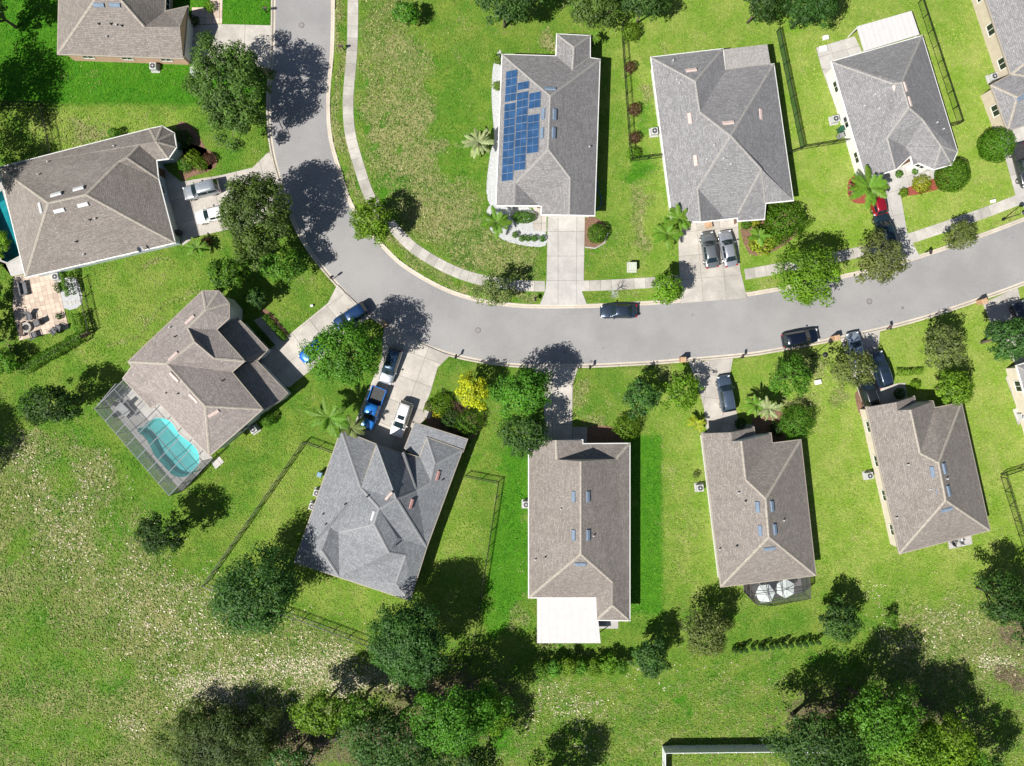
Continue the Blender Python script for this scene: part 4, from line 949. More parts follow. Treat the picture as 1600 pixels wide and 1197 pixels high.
M['porch_floor'] = concrete('porch_floor', (0.16, 0.15, 0.15))
PB = [(1162, 903), (1252, 888), (1254, 926), (1196, 937), (1172, 935), (1163, 925)]
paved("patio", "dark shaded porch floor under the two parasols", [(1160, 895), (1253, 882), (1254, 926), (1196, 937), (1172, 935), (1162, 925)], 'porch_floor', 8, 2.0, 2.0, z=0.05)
cage("black screened porch holding two white parasols", PB, 2.5, [0], 'screen_dark', 'frame_bronze', 4, 2, name="screened_porch", roofquad=((1162, 902), (1252, 888), (1254, 926), (1172, 936)))
paved("paved_pad", "pink step slab beside the screened porch", [(1151, 902), (1161, 900), (1162, 914), (1152, 915)], 'paver_tan', 5, 1.0, 1.2)
SCR = [P(1332, 70), P(1343, 53), P(1355, 92)]
# ------------------------------------------------------------------ vegetation
def leaf_mesh(name, pos, nrm, size, var, mat, aspect=0.6, r=None):
    """one diamond-shaped leaf spray per point; pos,nrm (N,3), size (N,), var (N,)"""
    r = r or np.random.default_rng(1); n = len(pos)
    a = r.normal(size=(n, 3)); u = np.cross(nrm, a); u /= np.linalg.norm(u, axis=1, keepdims=True) + 1e-9
    w = np.cross(nrm, u); w /= np.linalg.norm(w, axis=1, keepdims=True) + 1e-9
    s = size[:, None]
    bend = nrm * s * 0.18
    V = np.stack([pos - u * s * 0.5, pos - w * s * aspect * 0.5 + bend, pos + u * s * 0.5, pos + w * s * aspect * 0.5 + bend], 1).reshape(-1, 3)
    F = np.arange(n * 4, dtype=np.int32).reshape(-1, 4)
    me = np_mesh(name, V, F, [mat])
    at2 = me.attributes.new("leafvar", 'FLOAT', 'FACE'); at2.data.foreach_set("value", np.clip(var, 0, 1).astype(np.float32))
    return me
def crown_points(r, rx, ry, rz, nclump, nleaf, csize, flat=0.0, lump=0.25, hollow=0.45):
    """clumps of leaves spread through an uneven ellipsoid"""
    d = r.normal(size=(nclump, 3)); d[:, 2] = np.abs(d[:, 2]) * 1.0 - 0.35; d /= np.linalg.norm(d, axis=1, keepdims=True)
    ph = r.uniform(0, 6.28, 4); az = np.arctan2(d[:, 1], d[:, 0])
    out = 1 + lump * (0.5 * np.sin(2 * az + ph[0]) + 0.5 * np.sin(3 * az + ph[1]) + 0.4 * np.sin(5 * az + ph[2])) * (1 - np.abs(d[:, 2]) * .6)
    rad = (hollow + (1 - hollow) * r.random(nclump) ** 0.55) * out
    c = d * rad[:, None] * np.array([rx, ry, rz])
    nt = int(nclump * 0.38); g = np.arange(nt); ra = np.sqrt((g + 0.5) / nt) * 0.86; an = g * 2.39996 + ph[3]
    c[:nt] = np.stack([ra * np.cos(an) * rx, ra * np.sin(an) * ry, np.sqrt(1 - ra ** 2) * rz * r.uniform(0.55, 0.92, nt)], -1) * 0.97
    d[:nt] = c[:nt] / np.linalg.norm(c[:nt], axis=1, keepdims=True)
    cs = csize * r.uniform(0.6, 1.35, nclump); cv = r.normal(0.45, 0.17, nclump)
    k = np.maximum(8, (nleaf * cs ** 2 / np.mean(cs ** 2) / nclump)).astype(int)
    idx = np.repeat(np.arange(nclump), k); n = len(idx)
    e = r.normal(size=(n, 3)); e /= np.linalg.norm(e, axis=1, keepdims=True)
    rr = r.random(n) ** 0.42
    pos = c[idx] + e * (rr * cs[idx])[:, None] * np.array([1, 1, 0.72])
    nr = e * 0.8 + d[idx] * 0.5 + np.array([0, 0, 0.55]) + r.normal(size=(n, 3)) * 0.45
    nr /= np.linalg.norm(nr, axis=1, keepdims=True)
    var = cv[idx] + r.normal(0, 0.16, n) + 0.10 * e[:, 2]
    return pos, nr, var, c
def branch_vf(r, h, trunk_r, tips, base=(0, 0, 0)):
    parts = []
    fork = h * 0.42
    j = r.normal(0, 0.12, 2)
    parts.append(tube_vf([(0, 0, -0.1), (j[0] * .5, j[1] * .5, fork * .5), (j[0], j[1], fork), (j[0] * 1.4, j[1] * 1.4, h * 0.8)], [trunk_r * 1.35, trunk_r, trunk_r * .85, trunk_r * .3], 7))
    for tp in tips:
        m = Vector((j[0] + tp[0] * .45, j[1] + tp[1] * .45, fork + (tp[2] - fork) * .55))
        parts.append(tube_vf([(j[0], j[1], fork * 0.9), m, tuple(tp)], [trunk_r * .55, trunk_r * .36, trunk_r * .12], 5))
    return join(*parts)
SEED = [100]
def tree(px, py, rxp, ryp, zc, leaf, label, name="broadleaf_tree", nleaf=None, lsize=0.30, rzk=0.85, density=1.0, lump=0.22, hollow=0.45, csk=0.19, group=None, cat="tree", aspect=0.6, trunk=None, seed=None):
    SEED[0] += 1; r = np.random.default_rng(seed or SEED[0])
    c = P(px, py, zc); k = (H - zc) / H / PXM
    rx, ry = rxp * k * 0.90, ryp * k * 0.90; R = math.sqrt(rx * ry); rz = min(R * rzk, zc - 0.35)
    root = thing(name, label, cat, (c.x, c.y, 0), group)
    nl = int(nleaf or density * R * R * 13 / (lsize * lsize * 0.6) * 2.2)
    nc = int(max(14, 26 + R * R * 4.2))
    pos, nr, var, cc = crown_points(r, rx, ry, rz, nc, nl, R * csk + 0.16, lump=lump, hollow=hollow)
    pos[:, 2] = np.maximum(pos[:, 2] + zc, 0.12)
    crown = link("crown", leaf_mesh("crown", pos, nr, lsize * r.uniform(0.6, 1.3, len(pos)), var, M['leaf_' + leaf], aspect, r), root)
    tips = [tuple(np.array([0, 0, zc]) + q * 0.85) for q in cc[r.choice(len(cc), min(9, len(cc)), replace=False)]]
    tips = [tp for tp in tips if tp[2] > zc * 0.45] or [(0, 0, zc)]
    v, f = branch_vf(r, zc, trunk or max(0.07, R * 0.055), tips)
    mk("trunk", v, f, M['bark'], root, local=True, smooth=True)
    return root
def shrub(px, py, rp, leaf, label, h=None, name="shrub", lsize=0.16, rpy=None, group=None, density=1.3, tight=True, cat="shrub"):
    SEED[0] += 1; r = np.random.default_rng(SEED[0])
    h = h or rp / PXM * 1.5; zc = h * 0.55
    c = P(px, py, zc); k = (H - zc) / H / PXM; rx, ry, rz = rp * k, (rpy or rp) * k, h * 0.5; R = math.sqrt(rx * ry)
    n = int(density * 4 * math.pi * R * max(R, rz) / (lsize * lsize * 0.6) * 1.1)
    d = r.normal(size=(n, 3)); d /= np.linalg.norm(d, axis=1, keepdims=True)
    wob = 1 + (0.05 if tight else 0.2) * np.sin(d[:, 0] * 5 + SEED[0]) * np.cos(d[:, 1] * 6 + d[:, 2] * 4) + (0.0 if tight else 0.12) * np.sin(d[:, 1] * 11 + d[:, 0] * 9)
    rad = (0.72 + 0.28 * r.random(n) ** 0.5) * wob
    pos = d * rad[:, None] * np.array([rx, ry, rz]); nr = d + r.normal(size=(n, 3)) * 0.45; nr /= np.linalg.norm(nr, axis=1, keepdims=True)
    pos[:, 2] = np.maximum(pos[:, 2] + zc, 0.03)
    root = thing(name, label, cat, (c.x, c.y, 0), group)
    link("foliage", leaf_mesh("foliage", pos, nr, lsize * r.uniform(0.7, 1.3, n), r.normal(0.45, 0.22, n), M['leaf_' + leaf], 0.6, r), root)
    mk("stem", *tube_vf([(0, 0, -0.05), (0, 0, zc)], [0.07, 0.04], 6), M['bark'], root, local=True)
    return root
def hedge(pts, wp, h, leaf, label, name="hedge", lsize=0.17, wob=0.15, group=None):
    SEED[0] += 1; r = np.random.default_rng(SEED[0])
    W_ = [P(x, y, h * .5) for x, y in pts]; c = sum(W_, Vector()) / len(W_); root = thing(name, label, "hedge", (c.x, c.y, 0), group)
    pos, nr = [], []
    for a, b in zip(W_[:-1], W_[1:]):
        d = b - a; L = d.length; d.normalize(); s = Vector((-d.y, d.x, 0)); w = wp / PXM
        n = int(L * (w + 2 * h) / (lsize * lsize * .6) * 1.25)
        th = r.uniform(-0.35, math.pi + .35, n); tt = r.uniform(-0.02, 1.02, n)
        rr = (0.7 + .3 * r.random(n) ** .5) * (1 + wob * np.sin(tt * L * 2.6 + 1) * np.sin(tt * L * 1.1 + th))
        x, z = np.cos(th) * w / 2 * rr, h * 0.45 + np.sin(th) * h * .55 * rr
        p = np.array(a)[None, :] + np.outer(tt * L, np.array(d)) + np.outer(x, np.array(s)); p[:, 2] = np.maximum(z, 0.03)
        q = np.outer(np.cos(th), np.array(s)); q[:, 2] = np.sin(th); q += r.normal(size=q.shape) * .45
        pos.append(p); nr.append(q / np.linalg.norm(q, axis=1, keepdims=True))
    pos = np.concatenate(pos) - np.array([c.x, c.y, 0]); nr = np.concatenate(nr)
    link("foliage", leaf_mesh("foliage", pos, nr, lsize * r.uniform(.7, 1.3, len(pos)), r.normal(.45, .22, len(pos)), M['leaf_' + leaf], .6, r), root)
    st = [tube_vf([(W_[0] - c) * k + Vector((0, 0, -W_[0].z * k)), (W_[0] - c) * k + Vector((0, 0, h * .5 - W_[0].z * k))], .04, 5) for k in (1.0,)]
    mk("stem", *join(*st), M['bark'], root, local=True)
    return root
# palms: shared frond meshes
def frond(nm, L, droop, mat, leaflet=0.45, r=None, n=24, wid=0.055):
    V, F, var = [], [], []
    pts = []
    for i in range(n + 1):
        t_ = i / n; pts.append(Vector((L * (t_ - 0.12 * droop * t_ * t_), 0, L * (0.42 * t_ - droop * 0.62 * t_ * t_))))
    for i in range(n):
        a, b = pts[i], pts[i + 1]; k = len(V); w = 0.022
        V += [a + Vector((0, -w, 0)), a + Vector((0, w, 0)), b + Vector((0, w, 0)), b + Vector((0, -w, 0))]; F.append((k, k + 1, k + 2, k + 3))
        if i < 3: continue
        t_ = i / n; ll = leaflet * L * (0.35 + 0.65 * math.sin(math.pi * min(1, t_ * 0.9 + 0.1))) * 0.55
        for s in (-1, 1):
            d = Vector((0.55 + r.uniform(-.1, .15), s * 1.0, -0.28 + r.uniform(-.12, .12))).normalized() * ll * r.uniform(.85, 1.1)
            o = Vector((wid, 0, 0)); k = len(V)
            V += [a - o, a + o, a + d * .6 + o * 1.1, a + d, a + d * .6 - o * 0.8]; F.append((k, k + 1, k + 2, k + 3, k + 4) if s < 0 else (k + 4, k + 3, k + 2, k + 1, k))
    me = mesh(nm, V, F, M[mat])
    at2 = me.attributes.new("leafvar", 'FLOAT', 'FACE'); at2.data.foreach_set("value", [min(1, max(0, r.gauss(.5, .2))) for _ in range(len(F))])
    return me
FR = {}
def palm(px, py, rp, h, leaf, label, nf=17, name="palm_tree", fan=False, group=None, lean=(0, 0), droopy=(0.5, 1.15)):
    SEED[0] += 1; r = random.Random(SEED[0]); c = P(px, py, h); root = thing(name, label, "palm", (c.x, c.y, 0), group)
    key = (leaf, fan)
    if key not in FR: FR[key] = [frond("frond", 1.0, dr, 'leaf_' + leaf, 0.30 if fan else 0.42, random.Random(i), 16 if fan else 24, 0.035 if fan else 0.02) for i, dr in enumerate((droopy[0], (droopy[0] + droopy[1]) / 2, droopy[1]))]
    R = rp / PXM * 1.12
    mk("trunk", *tube_vf([(0, 0, -.1), (r.uniform(-.1, .1), r.uniform(-.1, .1), h * .5), (0, 0, h)], [.17, .13, .12], 8), M['palmtrunk'], root, local=True, smooth=True)
    for i in range(nf):
        o = link("frond", FR[key][i % 3], root); o.location = (0, 0, h - .05)
        s = R * r.uniform(.8, 1.1) * (0.7 if i % 4 == 3 else 1); o.scale = (s, s, s); o.rotation_euler = (r.uniform(-.3, .3), r.uniform(-.25, .3) - (0.5 if i % 4 == 3 else 0), i * 2.399 + r.uniform(-.15, .15))
    return root
ST = "street trees along the kerb"
tree(365, 143, 66, 86, 6.0, 'oak', "largest olive-green oak at the top left beside the road", nleaf=18000, lump=0.36, csk=0.13)
tree(408, 337, 66, 68, 6.0, 'oak', "olive-green oak spreading over the white car's driveway", nleaf=17000, lump=0.36, csk=0.13)
tree(440, 414, 37, 33, 3.6, 'green', "small bright green tree below the oak on the left kerb", density=1.1)
tree(354, 431, 33, 29, 3.2, 'green', "rounded dark green tree above the pool house gable", density=1.3, lump=.1)
tree(402, 466, 18, 16, 2.6, 'dark', "small dark tree in shade by the pool house bay", density=1.1)
tree(580, 346, 37, 36, 3.8, 'bright', "bright green round tree on the inside of the bend", density=1.15, lump=.1, group=ST)
tree(776, 452, 36, 28, 3.2, 'olive', "sparse greyish tree left of the straight white driveway", density=.6, lump=.3, group=ST)
tree(1040, 450, 28, 30, 3.4, 'bright', "bright green tree at the kerb left of the two sedans", density=1.1, lump=.16, group=ST)
tree(1263, 430, 53, 48, 5.0, 'bright', "biggest round green tree on the north kerb", density=1.1, lump=.1, group=ST)
tree(1373, 405, 43, 40, 4.2, 'bronze', "bronze-tinged tree beside the big round kerb tree", density=.75, lump=.3, group=ST)
tree(1500, 367, 26, 25, 2.8, 'olive', "small feathery tree alone on the right kerb strip", density=.75, lump=.2, lsize=.24, group=ST)
tree(539, 553, 63, 54, 6.2, 'green', "large bright tree between the two diagonal driveways", density=1.1, lump=.16)
tree(738, 612, 28, 29, 3.4, 'yellow', "yellow-leaved tree beside the slate house lawn", density=1.05, lump=.2)
tree(817, 613, 51, 42, 5.4, 'green', "large green tree shading the lanai house driveway", density=1.05, lump=.14)
tree(818, 680, 42, 34, 4.2, 'deep', "darker green tree touching the lanai house roof corner", density=1.1, lump=.16)
tree(1002, 620, 32, 30, 3.2, 'deep', "loose dark green tree on the lawn right of the lanai house", density=.85, lump=.35)
tree(1066, 612, 31, 34, 3.0, 'bright', "feathery bright tree left of the blue-grey SUV", density=.7, lump=.35)
tree(1232, 592, 36, 34, 3.4, 'green', "bright loose tree between the porch house and the black SUV", density=.8, lump=.3)
tree(1330, 574, 37, 33, 3.8, 'olive', "olive tree overhanging the three-car driveway", density=.95, lump=.2)
tree(1475, 543, 33, 42, 3.6, 'bronze', "tall bronze-olive tree on the right-hand front lawn", density=.85, lump=.25)
tree(1488, 606, 33, 28, 3.4, 'bright', "green tree touching the north gable of the right-hand house", density=1.15, lump=.12)
tree(1577, 531, 50, 37, 5.0, 'deep', "large leafy tree at the right edge by the brown mailbox", density=1.05, lump=.15)
tree(788, 5, 62, 32, 5.5, 'deep', "broad dark tree cut by the top edge, leftmost of three", density=1.05)
tree(930, 8, 48, 34, 5.0, 'oak', "olive tree cut by the top edge above the fence", density=1.0)
tree(1005, 4, 38, 26, 5.0, 'deep', "dark tree cut by the top edge beside the olive one", density=1.0)
tree(1190, 2, 36, 34, 5.0, 'dark', "dark tree cut by the top edge left of the round-crowned one", density=1.1)
tree(1265, 8, 44, 40, 5.4, 'dark', "round-crowned dark tree cut by the top edge near the white patio roof", density=1.1)
tree(633, 21, 21, 19, 2.4, 'green', "lone young tree on the dry lawn at the top", density=1.1)
tree(78, 632, 50, 34, 4.6, 'dark', "dark tree on the lawn left of the screened pool", density=1.0, lump=.2)
tree(256, 830, 45, 36, 4.4, 'dark', "dark tree below the screened pool", density=1.0, lump=.2)
tree(402, 927, 74, 70, 6.0, 'deep', "huge dark tree at the slate house back corner", density=.95, lump=.2, csk=.2)
tree(640, 1000, 66, 64, 6.2, 'deep', "big dull green tree at the slate house south corner", nleaf=26000, lump=.22, csk=.19, lsize=.27)
tree(1103, 985, 40, 46, 3.2, 'olive', "feathery green tree below the screened porch", density=.8, lump=.2, lsize=.26)
tree(1015, 1027, 31, 36, 3.6, 'deep', "dark tree ending the hedge row behind the lanai house", density=1.1)
tree(1311, 970, 33, 36, 3.2, 'deep', "dark tree at the end of the row of tiny cypresses", density=1.1)
tree(1393, 968, 9, 13, 1.4, 'green', "tiny sapling on the field behind the right-hand house", density=.8, lsize=.2)
tree(1566, 935, 38, 50, 4.6, 'dark', "dark tree at the right edge of the field", density=1.0)
tree(1625, 985, 40, 50, 5.0, 'dark', "dark tree just beyond the right edge of the field", density=.8)
# off to the left: trees whose crowns only edge into the picture
tree(-95, 155, 70, 90, 7.2, 'deep', "tall tree left of the top left lawn, mostly out of view", density=.7)
tree(-20, 10, 42, 48, 5.0, 'deep', "dark tree cut by the top left corner", density=.9)
tree(-75, 270, 60, 50, 6.4, 'deep', "tall tree beyond the left edge behind the turret house", density=.7)
tree(-150, 735, 60, 75, 6.6, 'dark', "tall dark tree beyond the left edge of the rough field", density=.8)
tree(-14, 500, 20, 52, 1.8, 'dark', "dark screening tree along the left edge terrace", density=.9)
tree(8, 566, 24, 22, 1.8, 'green', "bushy green tree below the terrace at the left edge", density=.9)
tree(5, 385, 10, 30, 1.2, 'lime', "lime shrub strip beside the left edge pool", density=1.0, lsize=.18, name="shrub", cat="shrub")
# woods along the bottom
WB = "trees of the wood along the bottom edge"
tree(345, 1160, 88, 66, 2.9, 'pine', "feathery brown-green pine at the bottom left", name="pine_tree", nleaf=26000, lump=.4, lsize=.42, aspect=.26, csk=.16, group=WB)
tree(455, 1190, 45, 30, 3.4, 'deep', "dark bush-like tree right of the feathery pine", density=.7, group=WB)
tree(505, 1112, 52, 31, 5.0, 'bright', "yellow-green tree above the leaning trunk", density=.9, lump=.25, group=WB)
tree(562, 1108, 48, 32, 5.0, 'green', "mid-green tree beside the yellow-green one in the wood", density=.8, lump=.25, group=WB)
tree(612, 1156, 84, 54, 6.5, 'deep', "grey-green tree in the middle of the bottom wood", density=.9, lump=.2, group=WB)
tree(712, 1118, 76, 58, 7.0, 'green', "tallest yellow-topped tree of the bottom wood", density=.95, lump=.25, group=WB)
tree(765, 1110, 40, 38, 5.6, 'bright', "lime-green tree at the right end of the bottom wood", density=.9, lump=.2, group=WB)
tree(722, 1188, 74, 44, 6.0, 'deep', "dark tree cut by the bottom edge under the tall one", density=.9, group=WB)
tree(850, 1260, 60, 56, 6.4, 'deep', "tree just below the bottom edge throwing a round shadow", density=.8, group=WB)
WR = "trees of the wood at the bottom right"
tree(1275, 1160, 76, 62, 7.0, 'deep', "dark broad tree at the left of the bottom right wood", density=.9, group=WR)
tree(1318, 1137, 26, 28, 6.0, 'yellow', "sparse pale yellow tree in the bottom right wood", density=.45, lump=.4, group=WR)
tree(1375, 1120, 64, 58, 7.6, 'green', "tall mid-green tree in the bottom right wood", density=.9, lump=.25, group=WR)
tree(1415, 1165, 70, 54, 7.0, 'bright', "bright green tree in front of the bottom right wood", density=.95, lump=.25, group=WR)
tree(1474, 1160, 54, 48, 6.6, 'lime', "yellow-green tree in the bottom right wood", density=.9, lump=.25, group=WR)
tree(1500, 1195, 52, 36, 6.4, 'green', "green tree cut by the bottom edge at the lower right", density=.9, group=WR)
tree(1345, 1200, 70, 46, 5.4, 'deep', "low dark tree cut by the bottom edge in the lower right wood", density=.9, group=WR)
tree(1550, 1225, 50, 40, 6.2, 'deep', "dark tree at the bottom right corner", density=.9, group=WR)
# hedges and shrubs
ORD = ['first and leftmost', 'second', 'third', 'fourth', 'fifth', 'sixth', 'seventh', 'eighth', 'ninth', 'tenth', 'eleventh', 'twelfth', 'thirteenth', 'last and rightmost']
for i, (x, y, rr, lf) in enumerate([(848, 1045, 14, 'green'), (868, 1043, 15, 'green'), (889, 1040, 16, 'bright'), (908, 1043, 13, 'green'), (928, 1042, 14, 'bright'), (950, 1038, 16, 'bright'), (971, 1040, 13, 'green')]):
    tree(x, y, rr, rr * .95, 1.5, lf, ["first, leftmost", "second", "third", "fourth, middle", "fifth", "sixth", "seventh, rightmost"][i] + " bush of the hedge row behind the lanai house", name="hedge_bush", cat="bush", group="bushes of the hedge row", density=1.2, lsize=.22, rzk=1.0)
hedge([(103, 428), (110, 462)], 13, 1.8, 'clipped', "upright hedge block by the tan terrace")
hedge([(120, 492), (130, 522)], 17, 1.7, 'clipped', "hedge corner at the right of the tan terrace")
hedge([(128, 525), (80, 552), (34, 578)], 18, 1.6, 'clipped', "long hedge along the brown fence below the terrace")
for i, (x, y) in enumerate([(1148, 1016), (1156, 1016), (1164, 1015), (1177, 1013), (1189, 1013), (1196, 1012), (1206, 1011), (1216, 1010), (1226, 1008), (1236, 1008), (1248, 1007), (1258, 1006), (1268, 1004), (1278, 1003)]):
    shrub(x, y, 3.6, 'deep', ORD[i] + " tiny cypress from the left in the back lawn row", h=1.3 + (i % 3) * .25, name="cypress_shrub", lsize=.12, group="row of tiny cypresses")
shrub(1488, 275, 26, 'clipped', "large clipped ball tree right of the corrugated-roof house", h=3.4, lsize=.2)
shrub(1557, 227, 27, 'clipped', "large clipped ball tree beside the top right driveway", h=3.6, lsize=.2)
shrub(980, 668, 20, 'bright', "round light shrub at the lanai house front corner", h=2.4, tight=False)
shrub(1245, 660, 26, 'green', "round dark shrub at the porch house front corner", h=2.8, tight=False)
shrub(1227, 346, 34, 'clipped', "wide shrub mass at the front corner of the big grey house", h=2.6, rpy=30, tight=False, lsize=.2)
shrub(1203, 330, 14, 'bright', "bright shrub under the eave of the big grey house", h=1.4, tight=False)
shrub(933, 365, 16, 'clipped', "round shrub right of the straight white driveway", h=1.8)
shrub(818, 339.5, 19, 'clipped', "oval clipped shrub under the solar house windows", h=1.2, rpy=10)
for i, (x, y) in enumerate([(805, 367), (815.5, 372.5), (825, 372.5), (835, 372.5), (847.5, 373)]):
    shrub(x, y, 5.2, 'clipped', ["first and leftmost", "second", "third, middle", "fourth", "fifth, nearest the driveway,"][i] + " small ball shrub edging the gravel bed", h=.8, lsize=.1, group="ball shrubs edging the gravel bed")
shrub(777, 92, 8, 'lime', "lime shrub at the solar house north-west corner", h=1.0, tight=False)
shrub(776, 134, 7, 'lime', "lime shrub midway along the solar house gravel strip", h=.9, tight=False)
shrub(732, 660, 20, 'green', "green shrub at the slate house entrance", h=2.2, tight=False)
shrub(705, 655, 16, 'deep', "dark shrub left of the entrance shrub at the slate house", h=1.8, tight=False)
shrub(690, 632, 17, 'bright', "light mixed shrub in the slate house front bed", h=1.4, tight=False)
shrub(672, 634, 9, 'olive', "low clipped shrub on the slate house driveway edge", h=.9)
shrub(685, 645, 9, 'yellow', "small yellowish shrub in the slate house front bed", h=.9, tight=False)
shrub(418, 655, 12, 'green', "round shrub at the pool house east wall", h=1.4)
for i, (x, y) in enumerate([(416, 497), (423, 505), (430, 513), (437, 521), (443, 527)]):
    shrub(x, y, 6, 'bright' if i % 2 else 'green', ["topmost", "second", "middle", "fourth", "lowest"][i] + " shrub in the row beside the pool house path", h=.8, tight=False, lsize=.12, group="row of shrubs by the pool house path")
hedge([(402, 520), (424, 543)], 12, 1.0, 'dark', "shaded hedge under the pool house front wing")
shrub(300, 246, 12, 'lime', "lime spiky clump in the turret house front bed", h=1.3, tight=False)
shrub(313, 256, 11, 'bright', "bright clump at the right of the turret house front bed", h=1.2, tight=False)
shrub(290, 258, 11, 'green', "green clump at the left of the turret house front bed", h=1.1, tight=False)
shrub(327, 248, 9, 'purple', "dark reddish shrub at the turret house bed end", h=1.1, tight=False)
shrub(284, 218, 16, 'dark', "dark shrub in shade under the turret", h=1.6, tight=False)
shrub(322, 378, 8, 'purple', "reddish shrub beside the spiky plant by the left driveway", h=1.2, tight=False)
shrub(178, 209, 9, 'green', "small round shrub against the turret house north wall", h=1.5)
shrub(327, 10, 8, 'lime', "lime shrub by the brick house path", h=1.0, tight=False)
shrub(303, 32, 8, 'dark', "dark shrub in the brick house shade", h=1.0, tight=False)
shrub(92, 449, 8, 'deep', "small round bush at the terrace edge", h=.9, tight=False)
shrub(92, 494, 5, 'deep', "potted bush on the terrace edge", h=.7, tight=False)
shrub(986, 50, 14, 'bright', "bright shrub at the top of the black fence", h=1.8, tight=False)
shrub(984, 105, 9, 'purple', "uppermost reddish shrub along the black fence", h=1.2, tight=False)
shrub(991, 171, 10, 'purple', "middle reddish shrub along the black fence", h=1.3, tight=False)
shrub(992, 215, 9, 'purple', "lowest reddish shrub along the black fence", h=1.2, tight=False)
shrub(990, 240, 10, 'bright', "bright shrub at the black fence corner", h=1.2, tight=False)
hedge([(1400, 582), (1440, 580)], 10, .8, 'lime', "lime curved shrub border on the right-hand lawn")
shrub(1431, 601, 8, 'lime', "single lime shrub below the curved border", h=.7)
shrub(1406, 615, 9, 'dark', "dark ball shrub in the shaded entry of the right-hand house", h=1.0)
shrub(1157, 662, 9, 'dark', "dark ball shrub in the porch house entry shade", h=1.0)
shrub(1166, 351, 8, 'clipped', "small ball shrub at the big grey house entrance", h=.9)
shrub(1180, 347, 8, 'yellowpalm', "yellowish shrub at the big grey house entrance", h=.8, tight=False)
shrub(1405, 272, 6, 'clipped', "small oval shrub in the white entry paving", h=.5)
shrub(1430, 268, 5, 'clipped', "second tiny oval shrub in the white entry paving", h=.4)
shrub(1190, 378, 20, 'yellowpalm', "yellow-green spiky mass below the big grey house", h=1.3, tight=False, lsize=.24)
shrub(1208, 372, 14, 'lime', "lime clump right of the yellow-green spiky mass", h=1.2, tight=False)
shrub(1440, 288, 14, 'yellowpalm', "yellow spiky plants in the corrugated-roof house bed", h=1.0, tight=False)
shrub(1412, 301, 7, 'lime', "small lime shrub at the corrugated-roof house walk", h=.7, tight=False)
shrub(1088, 742, 5, 'bronze', "brown plant by the porch house air conditioner", h=.8, tight=False)
shrub(720, 690, 14, 'dark', "shaded shrub under the slate house porch eave", h=1.0, tight=False)
shrub(1215, 670, 12, 'dark', "shaded shrub between the palms and the porch house", h=1.0, tight=False)
# palms
palm(776, 347, 24, 2.6, 'palm', "bright palm at the solar house front corner", droopy=(.5, 1.0))
palm(747, 222, 23, 2.2, 'silver', "silvery fan palm left of the solar house", nf=30, fan=True, name="fan_palm")
palm(1042, 365, 24, 2.8, 'palm', "left palm at the big grey house garage")
palm(1062, 342, 22, 3.6, 'palm', "right palm against the big grey house roof")
palm(1358, 293, 32, 3.8, 'palm', "palm standing over the red car", nf=14)
palm(513, 652, 31, 4.2, 'palm', "large palm left of the slate house garage")
palm(548, 668, 22, 3.4, 'olive', "smaller olive palm against the slate house corner")
palm(1180, 633, 19, 2.6, 'palm', "green palm in front of the porch house", fan=True, nf=22)
palm(1200, 638, 20, 2.8, 'silver', "pale palm beside the green one at the porch house", fan=True, nf=22)
palm(1088, 662, 15, 1.4, 'yellowpalm', "low yellow palm left of the porch house garage", nf=12)
palm(308, 387, 17, 1.6, 'palm', "spiky green palm left of the lower driveway corner", nf=20, fan=True)
palm(929, 58, 11, 2.2, 'palm', "small palm behind the solar house wing", nf=14)
palm(1338, 296, 13, 1.8, 'bronze', "small brownish palm in the red mulch bed", nf=10)
palm(1186, 368, 16, 1.8, 'palm', "small palm in the bed below the big grey house", nf=14)

